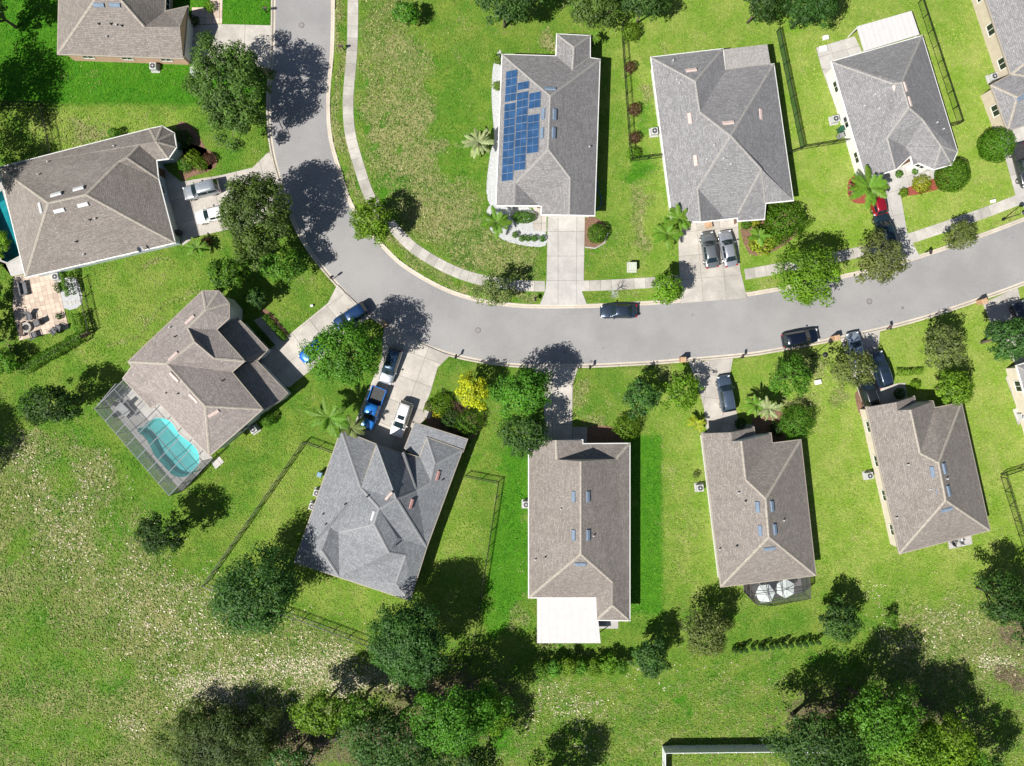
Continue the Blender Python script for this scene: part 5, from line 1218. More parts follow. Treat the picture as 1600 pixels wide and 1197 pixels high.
# ------------------------------------------------------------------ vehicles (x forward, origin on the ground)
def cyl_y(r, w, n=18, y=0.0):
    V, F = [], []
    for s, rr in ((-w / 2, r * .92), (-w / 2 + .03, r), (w / 2 - .03, r), (w / 2, r * .92)):
        for j in range(n): a = 2 * math.pi * j / n; V.append(Vector((rr * math.cos(a), y + s, rr * math.sin(a))))
    for i in range(3):
        for j in range(n): F.append((i * n + j, i * n + (j + 1) % n, (i + 1) * n + (j + 1) % n, (i + 1) * n + j))
    F.append(tuple(range(n))); F.append(tuple(range(3 * n, 4 * n))); return V, F
TYRE = mesh("tyre", *cyl_y(.34, .22), M['tyre']); RIM = mesh("rim", *cyl_y(.21, .235, 12), M['chrome'])
KIND = dict(
    sedan=dict(L=4.75, W=1.82, st=[(0, .70, .76, .40), (.02, .90, .88, .30), (.07, 1.0, .95, .24), (.18, 1.02, .99, .2), (.35, .98, 1, .2), (.6, .95, 1, .2), (.74, .95, .99, .2), (.86, .87, .96, .22), (.95, .76, .88, .26), (.985, .66, .78, .3), (1, .55, .66, .36)], cab=(.13, .27, .42, .56, .72), zr=1.45, wr=.66),
    suv=dict(L=4.75, W=1.9, st=[(0, .78, .84, .45), (.015, 1.0, .92, .36), (.06, 1.08, .97, .28), (.2, 1.08, 1, .26), (.5, 1.06, 1, .26), (.74, 1.06, .99, .26), (.87, .99, .96, .28), (.95, .88, .88, .32), (.985, .76, .78, .36), (1, .62, .66, .42)], cab=(.015, .08, .32, .56, .73), zr=1.72, wr=.72),
    hatch=dict(L=4.2, W=1.8, st=[(0, .75, .80, .42), (.015, .95, .90, .34), (.06, 1.02, .96, .26), (.25, 1.02, 1, .22), (.6, .99, 1, .22), (.74, .98, .98, .22), (.87, .90, .95, .24), (.95, .78, .87, .28), (.985, .68, .77, .32), (1, .56, .65, .38)], cab=(.02, .12, .32, .54, .73), zr=1.52, wr=.68),
    pickup=dict(L=5.7, W=2.0, st=[(0, .80, .93, .5), (.01, .82, .97, .42), (.05, .82, .98, .36), (.37, .82, .98, .34), (.385, 1.12, .99, .34), (.6, 1.12, 1, .34), (.76, 1.14, .99, .34), (.9, 1.08, .96, .36), (.965, .98, .9, .4), (.99, .84, .84, .44), (1, .7, .78, .5)], cab=(.375, .40, .52, .62, .75), zr=1.82, wr=.74))
def build_car(kind, pm, rails=False, sunroof=False, roofm=None):
    K = KIND[kind]; L, Wd = K['L'], K['W'] / 2; out = []
    X = lambda t_: (t_ - .5) * L
    V, F = [], []
    sec = lambda w, zb, zt: [(0, zb), (.80 * w, zb), (.97 * w, zb + .10), (w, zb + (zt - zb) * .45), (.975 * w, zb + (zt - zb) * .78), (.90 * w, zt - .035), (.72 * w, zt + .005), (.36 * w, zt + .03), (0, zt + .035)]
    for t_, zt, wf, zb in K['st']:
        s = sec(Wd * wf, zb, zt); ring = [(y, z) for y, z in s] + [(-y, z) for y, z in s[-2:0:-1]]
        V += [Vector((X(t_), y, z)) for y, z in ring]
    n = len(ring); ns = len(K['st'])
    for i in range(ns - 1):
        for j in range(n): F.append((i * n + j, (i + 1) * n + j, (i + 1) * n + (j + 1) % n, i * n + (j + 1) % n))
    F.append(tuple(range(n))); F.append(tuple(reversed(range((ns - 1) * n, ns * n))))
    out.append(("body", mesh("body", V, F, pm, True), None))
    # cabin shell
    zb = max(z for _, z, _, _ in K['st']) - .06
    x0, x1, xm, x2, x3 = [X(t_) for t_ in K['cab']]; zr = K['zr']; wb, wt = Wd * .93, Wd * K['wr']
    stn = [(x0, zb, wb * .97, wb * .97), (x1, zr - .05, wt * .96, wb), (xm, zr, wt, wb), (x2, zr - .05, wt * .94, wb), (x3, zb, wb * .95, wb * .95)]
    def shell(u, v):
        i = min(3, int(u)); f = u - i; a, b = stn[i], stn[i + 1]
        x, zt, wt_, wb_ = [p + (q - p) * f for p, q in zip(a, b)]
        pl = [(-1, -wb_, zb), (-.62, -wt_, zt - .07 * (zt > zb + .1)), (-.46, -wt_ * .84, zt - .008), (0, 0, zt + .03), (.46, wt_ * .84, zt - .008), (.62, wt_, zt - .07 * (zt > zb + .1)), (1, wb_, zb)]
        for p, q in zip(pl[:-1], pl[1:]):
            if v <= q[0] + 1e-9:
                g = (v - p[0]) / (q[0] - p[0]); y, z = p[1] + (q[1] - p[1]) * g, p[2] + (q[2] - p[2]) * g; break
        bow = .10 * (1 - (y / wb) ** 2) * (1 if u > 3 else -.6 if u < 1 else 0) * (f if u > 3 else 1 - f if u < 1 else 0)
        return Vector((x + bow, y, z))
    us = [0, .25, .5, .75, 1, 1.5, 2, 2.5, 3, 3.25, 3.5, 3.75, 4]; vs = [-1, -.81, -.62, -.54, -.46, -.23, 0, .23, .46, .54, .62, .81, 1]
    def patch(uu, vv, off):
        V, F = [], []
        for u in uu:
            for v in vv:
                e = .02; uu_ = min(max(u, .03), 3.97); vv_ = min(max(v, -.97), .97)
                nn = (shell(uu_ + e, vv_) - shell(uu_ - e, vv_)).cross(shell(uu_, vv_ + e) - shell(uu_, vv_ - e))
                nn = nn.normalized() if nn.length > 1e-9 else Vector((0, 0, 1))
                if nn.z < 0 and abs(v) < .9: nn = -nn
                V.append(shell(u, v) + nn * off)
        m_ = len(vv)
        for i in range(len(uu) - 1):
            for j in range(m_ - 1): F.append((i * m_ + j, (i + 1) * m_ + j, (i + 1) * m_ + j + 1, i * m_ + j + 1))
        return V, F
    lin = lambda a, b, k: [a + (b - a) * i / k for i in range(k + 1)]
    out.append(("roof", mesh("roof", *patch(us, vs, 0), roofm or pm, True), None))
    out.append(("windshield", mesh("windshield", *patch(lin(3.10, 3.95, 4), lin(-.60, .60, 6), .014), M['autoglass'], True), None))
    if kind != 'pickup' : out.append(("rear_window", mesh("rear_window", *patch(lin(.12, .88, 4), lin(-.56, .56, 6), .014), M['autoglass'], True), None))
    else: out.append(("rear_window", mesh("rear_window", *patch(lin(.15, .8, 3), lin(-.5, .5, 6), .014), M['autoglass'], True), None))
    for s in (-1, 1):
        for a, b in ((.8, 1.93), (2.03, 3.1)):
            out.append(("side_window", mesh("side_window", *patch(lin(a, b, 3), sorted([s * .93, s * .80, s * .67]), .012), M['autoglass'], True), None))
    if sunroof: out.append(("sunroof", mesh("sunroof", *patch(lin(2.3, 2.75, 2), lin(-.36, .36, 4), .012), M['autoglass'], True), None))
    if rails:
        for s in (-1, 1):
            pts = [shell(u, s * .52) + Vector((0, 0, .045)) for u in lin(1.05, 2.8, 5)]
            out.append(("roof_rail", mesh("roof_rail", *tube_vf(pts, .022, 5), M['chrome']), None))
    if kind == 'pickup':
        for s in (-1, 1): out.append(("bed_wall", mesh("bed_wall", *box_vf((X(.19), s * Wd * .93, .75), L * .375, .12, .42, taper=.97), pm), None))
        out.append(("tailgate", mesh("tailgate", *box_vf((X(.012), 0, .72), .10, Wd * 1.9, .44), pm), None))
        out.append(("bed_liner", mesh("bed_liner", *box_vf((X(.195), 0, .80), L * .35, Wd * 1.74, .07), M['dark']), None))
    xf, xr = X(.965), X(.012)
    for s in (-1, 1):
        zf = K['st'][-3][1]; out.append(("headlight", mesh("headlight", *box_vf((X(.957), s * Wd * .70, zf - .14), .20, .34, .15, rot=-s * .35, taper=.8), M['lamp_clear']), None))
        out.append(("taillight", mesh("taillight", *box_vf((X(.018), s * Wd * .76, .80), .14, .30, .17, rot=s * .2, taper=.85), M['lamp_red']), None))
        out.append(("mirror", mesh("mirror", *box_vf((x3 - .42, s * (Wd + .07), zb - .02), .14, .22, .15, taper=.8), pm), None))
        for xx in (X(.20), X(.81)):
            out.append(("wheel", None, (xx, s * (Wd - .12), .34)))
    out.append(("grille", mesh("grille", *box_vf((X(.992), 0, K['st'][-1][1] - .16), .06, Wd * .95, .13), M['black']), None))
    return out
CARS = {}
def car(px, py, deg, kind, col, label, z=0.05, rails=False, sunroof=False, group="cars parked around the bend", metal=.35, roofm=None, scale=1.0):
    c = P(px, py, .9); key = (kind, col, rails, sunroof, roofm)
    root = thing("pickup_truck" if kind == 'pickup' else "parked_car", label, "truck" if kind == 'pickup' else "car", (c.x, c.y, z), group, math.radians(deg))
    root.scale = (scale,) * 3
    if key not in CARS: CARS[key] = build_car(kind, paint("paint", col, metal), rails, sunroof, roofm)
    for nm, me, loc in CARS[key]:
        if nm == "wheel":
            w = bpy.data.objects.new("wheel", TYRE); COL.objects.link(w); w.parent = root; w.location = loc; r_ = link("rim", RIM, w)
        else: link(nm, me, root)
    return root
car(314, 296, 194, 'suv', (.42, .45, .48), "silver SUV on the left-hand driveway, roof bars on", rails=True, metal=.6)
car(332, 334, 194, 'sedan', (.72, .72, .70), "white sedan half hidden by the oak", metal=0)
car(547, 495, 213, 'suv', (.012, .045, .13), "navy car at the kerb end of the diagonal driveway")
car(489, 546, 222, 'hatch', (.01, .13, .60), "bright blue car mostly under the big tree")
car(610, 572, 251, 'suv', (.42, .46, .50), "silver car with dark glass roof above the pickup", sunroof=True, metal=.6, roofm=paint('paint_roof', (.02, .05, .10)))
car(582, 638, 250, 'pickup', (.012, .15, .50), "blue pickup truck with an open dark bed")
car(627, 655, 251, 'suv', (.74, .74, .73), "white SUV with a sunroof facing the slate house", sunroof=True, rails=True, metal=0)
car(967, 486, 180.5, 'sedan', (.045, .065, .10), "blue-grey sedan parked on the street by the bare sapling", z=ROADZ, metal=.6)
car(1109, 390, 99, 'sedan', (.22, .24, .25), "dark grey sedan, left of the pair on the wide driveway", metal=.6)
car(1138, 388, 101, 'sedan', (.42, .44, .48), "silver sedan, right of the pair on the wide driveway", metal=.6)
car(1371, 311, 105, 'hatch', (.28, .008, .02), "red car under the palm")
car(1383, 359, 106, 'suv', (.015, .035, .05), "black-teal SUV behind the red car")
car(1252, 528, 10.5, 'suv', (.006, .011, .025), "black SUV parked on the street facing right", z=ROADZ)
car(1339, 547, 104, 'sedan', (.40, .46, .52), "pale blue-grey sedan under the olive tree", metal=.6)
car(1377, 577, 107, 'suv', (.020, .035, .065), "dark blue SUV with sunroof, outermost on its driveway", rails=True, sunroof=True)
car(1357, 613, 108, 'suv', (.018, .020, .022), "black SUV nosing the right-hand house garage", rails=True)
car(1135, 615, 100, 'suv', (.10, .14, .20), "blue-grey SUV on the porch house driveway", rails=True, metal=.6)
car(1600, 258, 285, 'pickup', (.05, .055, .065), "dark truck cut by the right edge at the top")
car(1601, 498, 110, 'sedan', (.03, .035, .05), "dark car behind the leafy tree at the right edge")
# ------------------------------------------------------------------ fences
def fence(pts, label, h=1.3, mat='black', pk=0.15, post=2.1, name="metal_fence", group=None, mesh_=None):
    B = [P(*p) for p in pts]; c = sum(B, Vector()) / len(B); root = thing(name, label, "fence", (c.x, c.y, 0), group)
    pv = []
    for a, b in zip(B[:-1], B[1:]):
        L = (b - a).length; d = (b - a).normalized(); k = max(1, int(round(L / post))); ang = math.atan2(d.y, d.x)
        for i in range(k + 1): 
            p = a.lerp(b, i / k); mk("post", *box_vf((p.x, p.y, -.1), .07, .07, h + .17, ang), M[mat], root)
        for z in (.12, h * .86, h):
            m = (a + b) / 2; mk("rail", *box_vf((m.x, m.y, z - .04), L, .045, .04, ang), M[mat], root)
        if mesh_: mk("mesh_panel", [a + Vector((0, 0, .08)), b + Vector((0, 0, .08)), b + Vector((0, 0, h - .05)), a + Vector((0, 0, h - .05))], [(0, 1, 2, 3)], M[mesh_], root)
        n = int(L / pk)
        for i in range(n):
            p = a + d * (i + .5) * pk; pv.append(box_vf((p.x, p.y, .05), .014, .014, h + .02, ang))
    o = mk("pickets", *join(*pv), M[mat], root); o["kind"] = "stuff"
    return root
M['mesh_green'] = screenmat('mesh_green', (.03, .12, .03), .5)
fence([(522, 706), (477, 690), (322, 912), (398, 941), (475, 966), (572, 1002), (640, 1035), (736, 1032), (779, 753), (727, 743)], "black picket fence round the slate house back yard")
fence([(971, 45), (985, 252), (1038, 246)], "black fence between the solar house and the big grey house")
fence([(1213, 50), (1251, 234)], "dark fence between the two top right back yards", mesh_="mesh_green")
fence([(1229, 242), (1251, 234), (1324, 222)], "short black fence across the gap left of the corrugated-roof house")
fence([(1434, 5), (1496, 195), (1476, 200)], "black fence right of the corrugated-roof house")
fence([(-40, 165), (72, 166), (88, 246)], "black fence across the lawn at the top left")
fence([(128, 437), (146, 516)], "black fence at the right of the tan terrace")
fence([(24, 540), (36, 574)], "short black fence left of the terrace lawn")
fence([(1563, 741), (1620, 722)], "black fence running off the right edge")
fence([(1563, 745), (1605, 880)], "black fence going down the right edge lawn")
# solid brown board fence under the hedge
def board_fence(pts, label, h, mat, bw=0.15, name="board_fence", cap=False, capmat=None):
    B = [P(*p) for p in pts]; c = sum(B, Vector()) / len(B); root = thing(name, label, "fence", (c.x, c.y, 0))
    for a, b in zip(B[:-1], B[1:]):
        L = (b - a).length; d = (b - a).normalized(); ang = math.atan2(d.y, d.x); n = max(1, int(L / bw)); me = None
        for i in range(n):
            p = a + d * (i + .5) * L / n
            if me is None: me = mesh("board", *box_vf((0, 0, 0), L / n - .012, .03, h - .12), M[mat])
            o = link("board", me, root); o.location = p - ORG[root] + Vector((0, 0, .05)); o.rotation_euler = (0, 0, ang)
        k = max(1, int(round(L / 2.2)))
        for i in range(k + 1):
            p = a.lerp(b, i / k); mk("post", *join(box_vf((p.x, p.y, -.1), .13, .13, h + .14, ang), box_vf((p.x, p.y, h + .04), .18, .18, .07, ang, .3)), M[mat], root)
        m = (a + b) / 2
        for z in (.1, h - .1): mk("rail", *box_vf((m.x, m.y, z), L, .07, .12, ang), M[mat], root)
    return root
M['wood_dark'] = plain('wood_dark', (.085, .06, .05), .85, var=.25, scale=6)
board_fence([(146, 520), (38, 577)], "dark brown board fence below the terrace hedge", 1.3, 'wood_dark', .18)
board_fence([(1035, 1260), (1035, 1165), (1225, 1163), (1440, 1168)], "white vinyl fence along the bottom right yard", 1.85, 'vinyl', .45)
# ------------------------------------------------------------------ small things
def aircon(px, py, label, rot=0.0, s=.85):
    c = P(px, py, .4); root = thing("air_conditioner", label, "air conditioner", (c.x, c.y, 0), "air conditioners beside the houses", rot)
    mk("pad", *box_vf((0, 0, -.05), s + .3, s + .3, .13), M['concrete_white'], root, local=True)
    mk("casing", *box_vf((0, 0, .08), s, s, .75, 0, .96), M['lightgrey'], root, local=True)
    mk("fan_grille", *lathe_vf((0, 0, .83), [(s * .40, 0), (s * .40, .02), (s * .37, .03)], 20), M['dark'], root, local=True)
    mk("fan_hub", *lathe_vf((0, 0, .85), [(.1, 0), (.1, .03), (.05, .045)], 12), M['lightgrey'], root, local=True)
    for i in range(4):
        a = i * math.pi / 2; mk("fan_blade", *box_vf((math.cos(a) * .21, math.sin(a) * .21, .862), .24, .06, .008, a), M['grey'], root, local=True)
    return root
for x, y, l, r in [(241, 105, "air conditioner below the brick wall at the top left", 0), (1022, 206, "pale air conditioner left of the big grey house", .1), (496, 770, "upper white air conditioner left of the slate house", -.3),
                   (489, 791, "lower white air conditioner left of the slate house", -.3), (822, 788, "air conditioner left of the lanai house", 0), (1093, 762, "air conditioner left of the porch house", .1), (1357, 743, "air conditioner left of the right-hand house", .2),
                   (1304, 187, "air conditioner on the corrugated-roof house path", .2), (1551, 121, "white air conditioner at the step of the top right house", .3), (1597, 650, "air conditioner on the grey pad at the right edge", .3), (397, 671, "air conditioner by the pool house south wall", .6), (89, 433, "white air conditioner at the terrace wall", .2)]:
    aircon(x, y, l, r)
def bin_(px, py, col, label, rot=0.0):
    c = P(px, py, .5); root = thing("wheelie_bin", label, "bin", (c.x, c.y, .05), None, rot)
    mk("tub", *box_vf((0, 0, .04), .46, .52, .9, 0, 1.2), M[col], root, local=True); mk("lid", *box_vf((-.02, 0, .94), .62, .66, .07, 0, .9), M[col], root, local=True)
    mk("handle", *tube_vf([(-.36, -.22, .92), (-.36, .22, .92)], .025, 6), M['dark'], root, local=True)
    for s in (-1, 1): mk("wheel", [v + Vector((-.26, s * .24, .1)) for v in cyl_y(.1, .06, 10)[0]], cyl_y(.1, .06, 10)[1], M['tyre'], root, local=True)
M['bin_green'] = plain('bin_green', (.02, .09, .05), .5); M['bin_blue'] = plain('bin_blue', (.14, .26, .36), .5)
bin_(1313, 203, 'bin_green', "green bin on the corrugated-roof house path", .3); bin_(1313, 213, 'grey', "grey bin below the green one", .3)
bin_(501, 741, 'bin_blue', "pale blue bin left of the slate house", -.3); bin_(280, 364, 'dark', "dark bin in the shade at the turret house garage", .2)
def mailbox(px, py, rot, label):
    c = P(px, py, .6); root = thing("mailbox", label, "mailbox", (c.x, c.y, 0), "black mailboxes along the kerb", rot)
    mk("post", *box_vf((0, 0, -.1), .1, .1, 1.1), M['black'], root, local=True)
    mk("arm", *box_vf((.16, 0, .86), .45, .07, .07), M['black'], root, local=True)
    prof = [(-.12, 0), (.12, 0), (.12, .14), (.085, .22), (0, .26), (-.085, .22), (-.12, .14)]
    V = [Vector((x, y, 1.0 + z)) for x in (-.1, .46) for y, z in prof]; n = 7
    mk("box", V, [tuple(range(n)), tuple(range(n, 2 * n))] + [(i, (i + 1) % n, (i + 1) % n + n, i + n) for i in range(n)], M['black'], root, local=True)
    mk("flag", *box_vf((.2, .13, 1.1), .14, .015, .18), M['lamp_red'], root, local=True)
for x, y, r, l in [(414, 16, 0, "black mailbox at the top left kerb"), (536, 75, 3.14, "black mailbox on the strip left of the dry lawn"), (518, 435, .6, "black mailbox by the diagonal driveway mouth"), (712, 559, 1.2, "black mailbox right of the pickup's driveway"), (921, 576, 1.5, "black mailbox right of the tree-shaded driveway"),
                   (836, 466, -1.5, "black mailbox left of the straight white driveway"), (1159, 559, 1.5, "black mailbox right of the blue-grey SUV"), (1389, 514, 1.8, "black mailbox right of the three-car driveway"), (1450, 393, -1.3, "black mailbox by the red car's driveway mouth")]:
    mailbox(x, y, r, l)
def brickbox(px, py, rot, label):
    c = P(px, py, .7); root = thing("mailbox_pillar", label, "mailbox", (c.x, c.y, 0), "brown mailbox pillars", rot)
    for lv in range(9):
        o = .0 if lv % 2 == 0 else .012
        mk("brick_course", *box_vf((0, 0, -.05 + lv * .14), .62 - o, .62 - o, .136), M['brick_mail'], root, local=True)
    mk("cap", *box_vf((0, 0, 1.21), .72, .72, .09, 0, .8), M['cardboard'], root, local=True)
    mk("box_door", *box_vf((.31, 0, .75), .05, .26, .28), M['black'], root, local=True)
for x, y, r, l in [(417, 113, 0, "brown mailbox pillar at the top left driveway"), (600, 506, .55, "dark mailbox pillar in tree shade between the driveways"), (1067, 562, 1.6, "brown mailbox pillar left of the blue-grey SUV's driveway"), (1306, 528, 1.8, "brown mailbox pillar by the pale blue-grey sedan"), (1535, 471, 1.95, "brown mailbox pillar at the right edge driveway")]:
    brickbox(x, y, r, l)
def lamp(px, py, label, h=3.4):
    c = P(px, py); root = thing("street_lamp", label, "street lamp", (c.x, c.y, 0), "black post-top street lamps")
    mk("base", *lathe_vf((0, 0, -.05), [(.2, 0), (.2, .25), (.1, .45)], 12), M['black'], root, local=True)
    mk("pole", *tube_vf([(0, 0, 0), (0, 0, h)], [.07, .045], 8), M['black'], root, local=True)
    mk("lantern", *lathe_vf((0, 0, h - .05), [(.08, 0), (.2, .12), (.26, .42)], 10), M['lamp_clear'], root, local=True)
    mk("cap", *lathe_vf((0, 0, h + .36), [(.34, 0), (.33, .06), (.18, .2), (.04, .3)], 12), M['black'], root, local=True)
lamp(1269, 556, "black street lamp beside the black SUV"); lamp(1567, 343, "black street lamp on the right kerb strip")
def manhole(px, py, label):
    c = P(px, py); v, f = lathe_vf((c.x, c.y, ROADZ + .0), [(.37, 0), (.37, .036), (.34, .038)], 20)
    root = mk("manhole_cover", v, f, M['iron'], loc=(c.x, c.y, ROADZ)); tag(root, label, "manhole cover", "manhole covers in the street")
    mk("cover_plate", *lathe_vf((c.x, c.y, ROADZ + .035), [(.29, 0), (.29, .008)], 20), M['grey'], root)
for x, y, l in [(471, 39, "manhole cover in the street at the top left"), (747, 516, "manhole cover at the bend of the street"), (1359, 471, "manhole cover in the street under the bronze tree")]: manhole(x, y, l)
# electrical cabinet
c = P(988, 417, .5); r_ = thing("utility_cabinet", "pale green utility cabinet on the lawn near the pavement", "cabinet", (c.x, c.y, 0))
mk("pad", *box_vf((0, 0, -.05), 1.25, 1.35, .13), M['concrete_white'], r_, local=True); mk("casing", *box_vf((0, .03, .08), 1.0, 1.05, .72, 0, .97), M['util_green'], r_, local=True); mk("lid", *box_vf((0, .03, .8), 1.06, 1.1, .06, 0, .94), M['util_green'], r_, local=True)
for x, y, s_, l in [(1550, 315, .55, "small white cover on the lawn near the right pavement"), (488, 478, .35, "small white cover on the lawn by the diagonal driveway"), (1277, 597, .8, "white garden edging piece on the lawn below the street lamp"), (1289, 60, .7, "white crate beside the corrugated-roof patio"), (1285, 77, .9, "white box on the corrugated-roof patio")]:
    c = P(x, y); o = thing("utility_box", l, "box", (c.x, c.y, .02)); mk("base", *box_vf((0, 0, 0), s_, s_ * .7, .28, .2), M['trim'], o, local=True); mk("lid", *box_vf((0, 0, .28), s_ * 1.06, s_ * .76, .05, .2, .9), M['trim'], o, local=True)
c = P(1106, 352); o = thing("cardboard_box", "brown cardboard box at the big grey house garage", "box", (c.x, c.y, .05), None, .2)
mk("carton", *box_vf((0, 0, 0), .8, .6, .5), M['cardboard'], o, local=True)
for s in (-1, 1): mk("flap", [Vector((-.4, s * .3, .5)), Vector((.4, s * .3, .5)), Vector((.38, s * .52, .58)), Vector((-.38, s * .52, .58))], [(0, 1, 2, 3)], M['cardboard'], o, local=True)
# gravel and mulch beds
def bed(pts, mat, label, z=.03, name="planting_bed"):
    pp = smooth_closed(pts, 3); EXCL.append([tuple(P(*p)[:2]) for p in pp]); v, f = prism_vf([tuple(P(*p)[:2]) for p in pp], -.05, z); tag(mk(name, v, f, M[mat]), label, kind="structure")
bed([(772, 96), (786, 96), (786, 320), (772, 330), (760, 300), (766, 240), (772, 215), (768, 150)], 'gravel', "grey gravel strip along the solar house", .025, "gravel_bed")
bed([(764, 322), (800, 322), (832, 328), (833, 358), (852, 362), (852, 384), (820, 384), (785, 374), (762, 352)], 'gravel', "grey gravel bed in front of the solar house", .03, "gravel_bed")
bed([(914, 342), (935, 342), (948, 358), (940, 384), (914, 386)], 'mulch', "mulch bed right of the straight white driveway")
bed([(276, 232), (300, 226), (335, 240), (336, 262), (300, 276), (284, 280)], 'mulch', "mulch bed in front of the turret house")
bed([(276, 196), (296, 194), (322, 232), (332, 262), (318, 262), (284, 236)], 'mulch', "dark mulch curve beside the turret")
bed([(1326, 282), (1350, 272), (1368, 300), (1352, 318), (1328, 312)], 'mulch_red', "red mulch bed under the palm by the red car")
bed([(1176, 650), (1206, 640), (1225, 650), (1225, 690), (1185, 690)], 'mulch', "mulch bed in front of the screened-porch house")
bed([(918, 668), (960, 668), (975, 690), (975, 700), (918, 700)], 'mulch', "bare mulch bed at the lanai house front")
bed([(672, 640), (700, 625), (735, 640), (752, 672), (720, 690), (668, 664)], 'mulch', "mulch bed at the slate house entrance")
bed([(1336, 615), (1350, 608), (1360, 640), (1352, 655), (1342, 645)], 'mulch', "narrow mulch bed left of the right-hand house garage")
bed([(1158, 345), (1196, 336), (1236, 330), (1250, 360), (1210, 392), (1170, 396)], 'mulch', "mulch bed with yellow plants at the big grey house")
bed([(1402, 290), (1440, 276), (1476, 268), (1478, 290), (1420, 306)], 'mulch_red', "reddish bed along the corrugated-roof house front")
bed([(408, 488), (420, 486), (452, 524), (446, 536)], 'mulch', "planted strip beside the pool house path")
bed([(96, 440), (120, 436), (128, 475), (100, 482)], 'gravel', "gravel strip right of the tan terrace", .025, "gravel_bed")
# white edging round the shrub by the straight driveway
pts = [P(914, 386), P(930, 388), P(944, 380), P(950, 364)]; v, f = tube_vf([p + Vector((0, 0, .05)) for p in pts], .09, 6)
tag(mk("garden_edging", v, f, M['concrete_white'], loc=tuple(pts[0])), "curved white edging round the shrub right of the straight driveway", "edging")
for i, x in enumerate((104, 110, 116, 123)):
    c = P(x, 474 - i * .8); tag(mk("stepping_stone", *box_vf((c.x, c.y, -.02), .42, .42, .075, .1), M['concrete_white'], loc=(c.x, c.y, 0)), ["first", "second", "third", "fourth"][i] + " white stepping stone right of the tan terrace", "stepping stone", "white stepping stones by the terrace")
# garden hose in the shade east of the solar house
pts = [P(930, 275), P(934, 282), P(933, 292), P(936, 300), P(940, 312), P(938, 322), P(932, 330)]
tag(mk("garden_hose", *tube_vf([p + Vector((0, 0, .04)) for p in pts], .045, 6), M['hose'], loc=tuple(pts[0])), "blue hose lying in the shade right of the solar house", "hose")
# terrace furniture
c = P(44, 512); o = thing("fire_pit", "round stone fire pit on the tan terrace", "fire pit", (c.x, c.y, .05))
for i in range(12):
    a = i * math.pi / 6; mk("stone_block", *box_vf((math.cos(a) * .52, math.sin(a) * .52, 0), .26, .3, .38, a), M['concrete'], o, local=True)
mk("fire_bowl", *lathe_vf((0, 0, .02), [(.38, 0), (.38, .2), (.3, .24)], 14), M['black'], o, local=True)
def chair(px, py, rot, label, mat='fabric_grey', w=.75, ln=.8, group=None, z=.05):
    c = P(px, py, .4); o = thing("patio_chair", label, "chair", (c.x, c.y, z), group, rot)
    mk("seat", *box_vf((0, 0, .34), ln, w, .1), M[mat], o, local=True)
    b = [Vector((-ln / 2 - .0, -w / 2, .4)), Vector((-ln / 2, w / 2, .4)), Vector((-ln / 2 - .28, w / 2, 1.0)), Vector((-ln / 2 - .28, -w / 2, 1.0))]
    mk("backrest", b + [v + Vector((.08, 0, .03)) for v in b], [(0, 1, 2, 3), (4, 5, 6, 7), (0, 1, 5, 4), (1, 2, 6, 5), (2, 3, 7, 6), (3, 0, 4, 7)], M[mat], o, local=True)
    for s in (-1, 1):
        mk("armrest", *box_vf((0, s * w / 2, .6), ln * .9, .07, .05), M['dark'], o, local=True)
        for x in (-ln / 2 + .05, ln / 2 - .05): mk("leg", *box_vf((x, s * (w / 2 - .03), 0), .05, .05, .6), M['dark'], o, local=True)
TC = "grey chairs on the tan terrace"
for x, y, r, l in [(46, 496, -1.5, "grey lounge chair above the fire pit"), (58, 505, 3.5, "grey lounge chair right of the fire pit"), (53, 523, 1.9, "grey chair below the fire pit"), (84, 517, 2.4, "lone grey chair at the terrace corner"), (91, 513, 2.9, "outermost grey chair at the terrace corner")]: chair(x, y, r, l, group=TC)
c = P(34, 515, .3); o = thing("garden_bench", "curved brown bench left of the fire pit", "bench", (c.x, c.y, .05), None, .15)
mk("seat", *box_vf((0, 0, .38), .45, 1.8, .08), M['wood_dark'], o, local=True)
for s in (-.8, .8): mk("leg", *box_vf((0, s, 0), .4, .08, .38), M['wood_dark'], o, local=True)
c = P(38, 451, .3); o = thing("outdoor_sofa", "grey outdoor sofa at the pool end of the terrace", "sofa", (c.x, c.y, .05), None, .2)
mk("seat", *box_vf((0, 0, .12), .8, 1.7, .3), M['fabric_grey'], o, local=True); mk("backrest", *box_vf((-.38, 0, .3), .16, 1.7, .45), M['fabric_grey'], o, local=True)
for s in (-1, 1): mk("armrest", *box_vf((0, s * .8, .3), .7, .14, .25), M['fabric_grey'], o, local=True)
chair(1490, 847, 1.2, "dark chair on the right-hand house's white patio slab", 'fabric_grey', .5, .5); chair(1501, 844, 1.5, "pale chair on the right-hand house's white patio slab", 'lightgrey', .5, .5)
# dining set inside the enclosure
c = P(193, 640, .7); o = thing("dining_table", "pale dining table inside the screen enclosure", "table", (c.x, c.y, .06), None, -.75)
mk("tabletop", *box_vf((0, 0, .7), 1.8, 1.0, .05), M['lightgrey'], o, local=True)
for a in (-1, 1):
    for b in (-1, 1): mk("leg", *box_vf((a * .8, b * .4, 0), .07, .07, .7), M['dark'], o, local=True)
for x, y, r, l in [(185, 633, -.75, "chair at the upper left end of the enclosure table"), (203, 648, 2.4, "chair at the lower right end of the enclosure table"), (186, 646, .8, "chair on the lower left side of the enclosure table"), (200, 632, -2.3, "chair on the upper side of the enclosure table")]:
    chair(x, y, r, l, 'fabric_grey', .55, .5, "chairs round the enclosure table", .06)
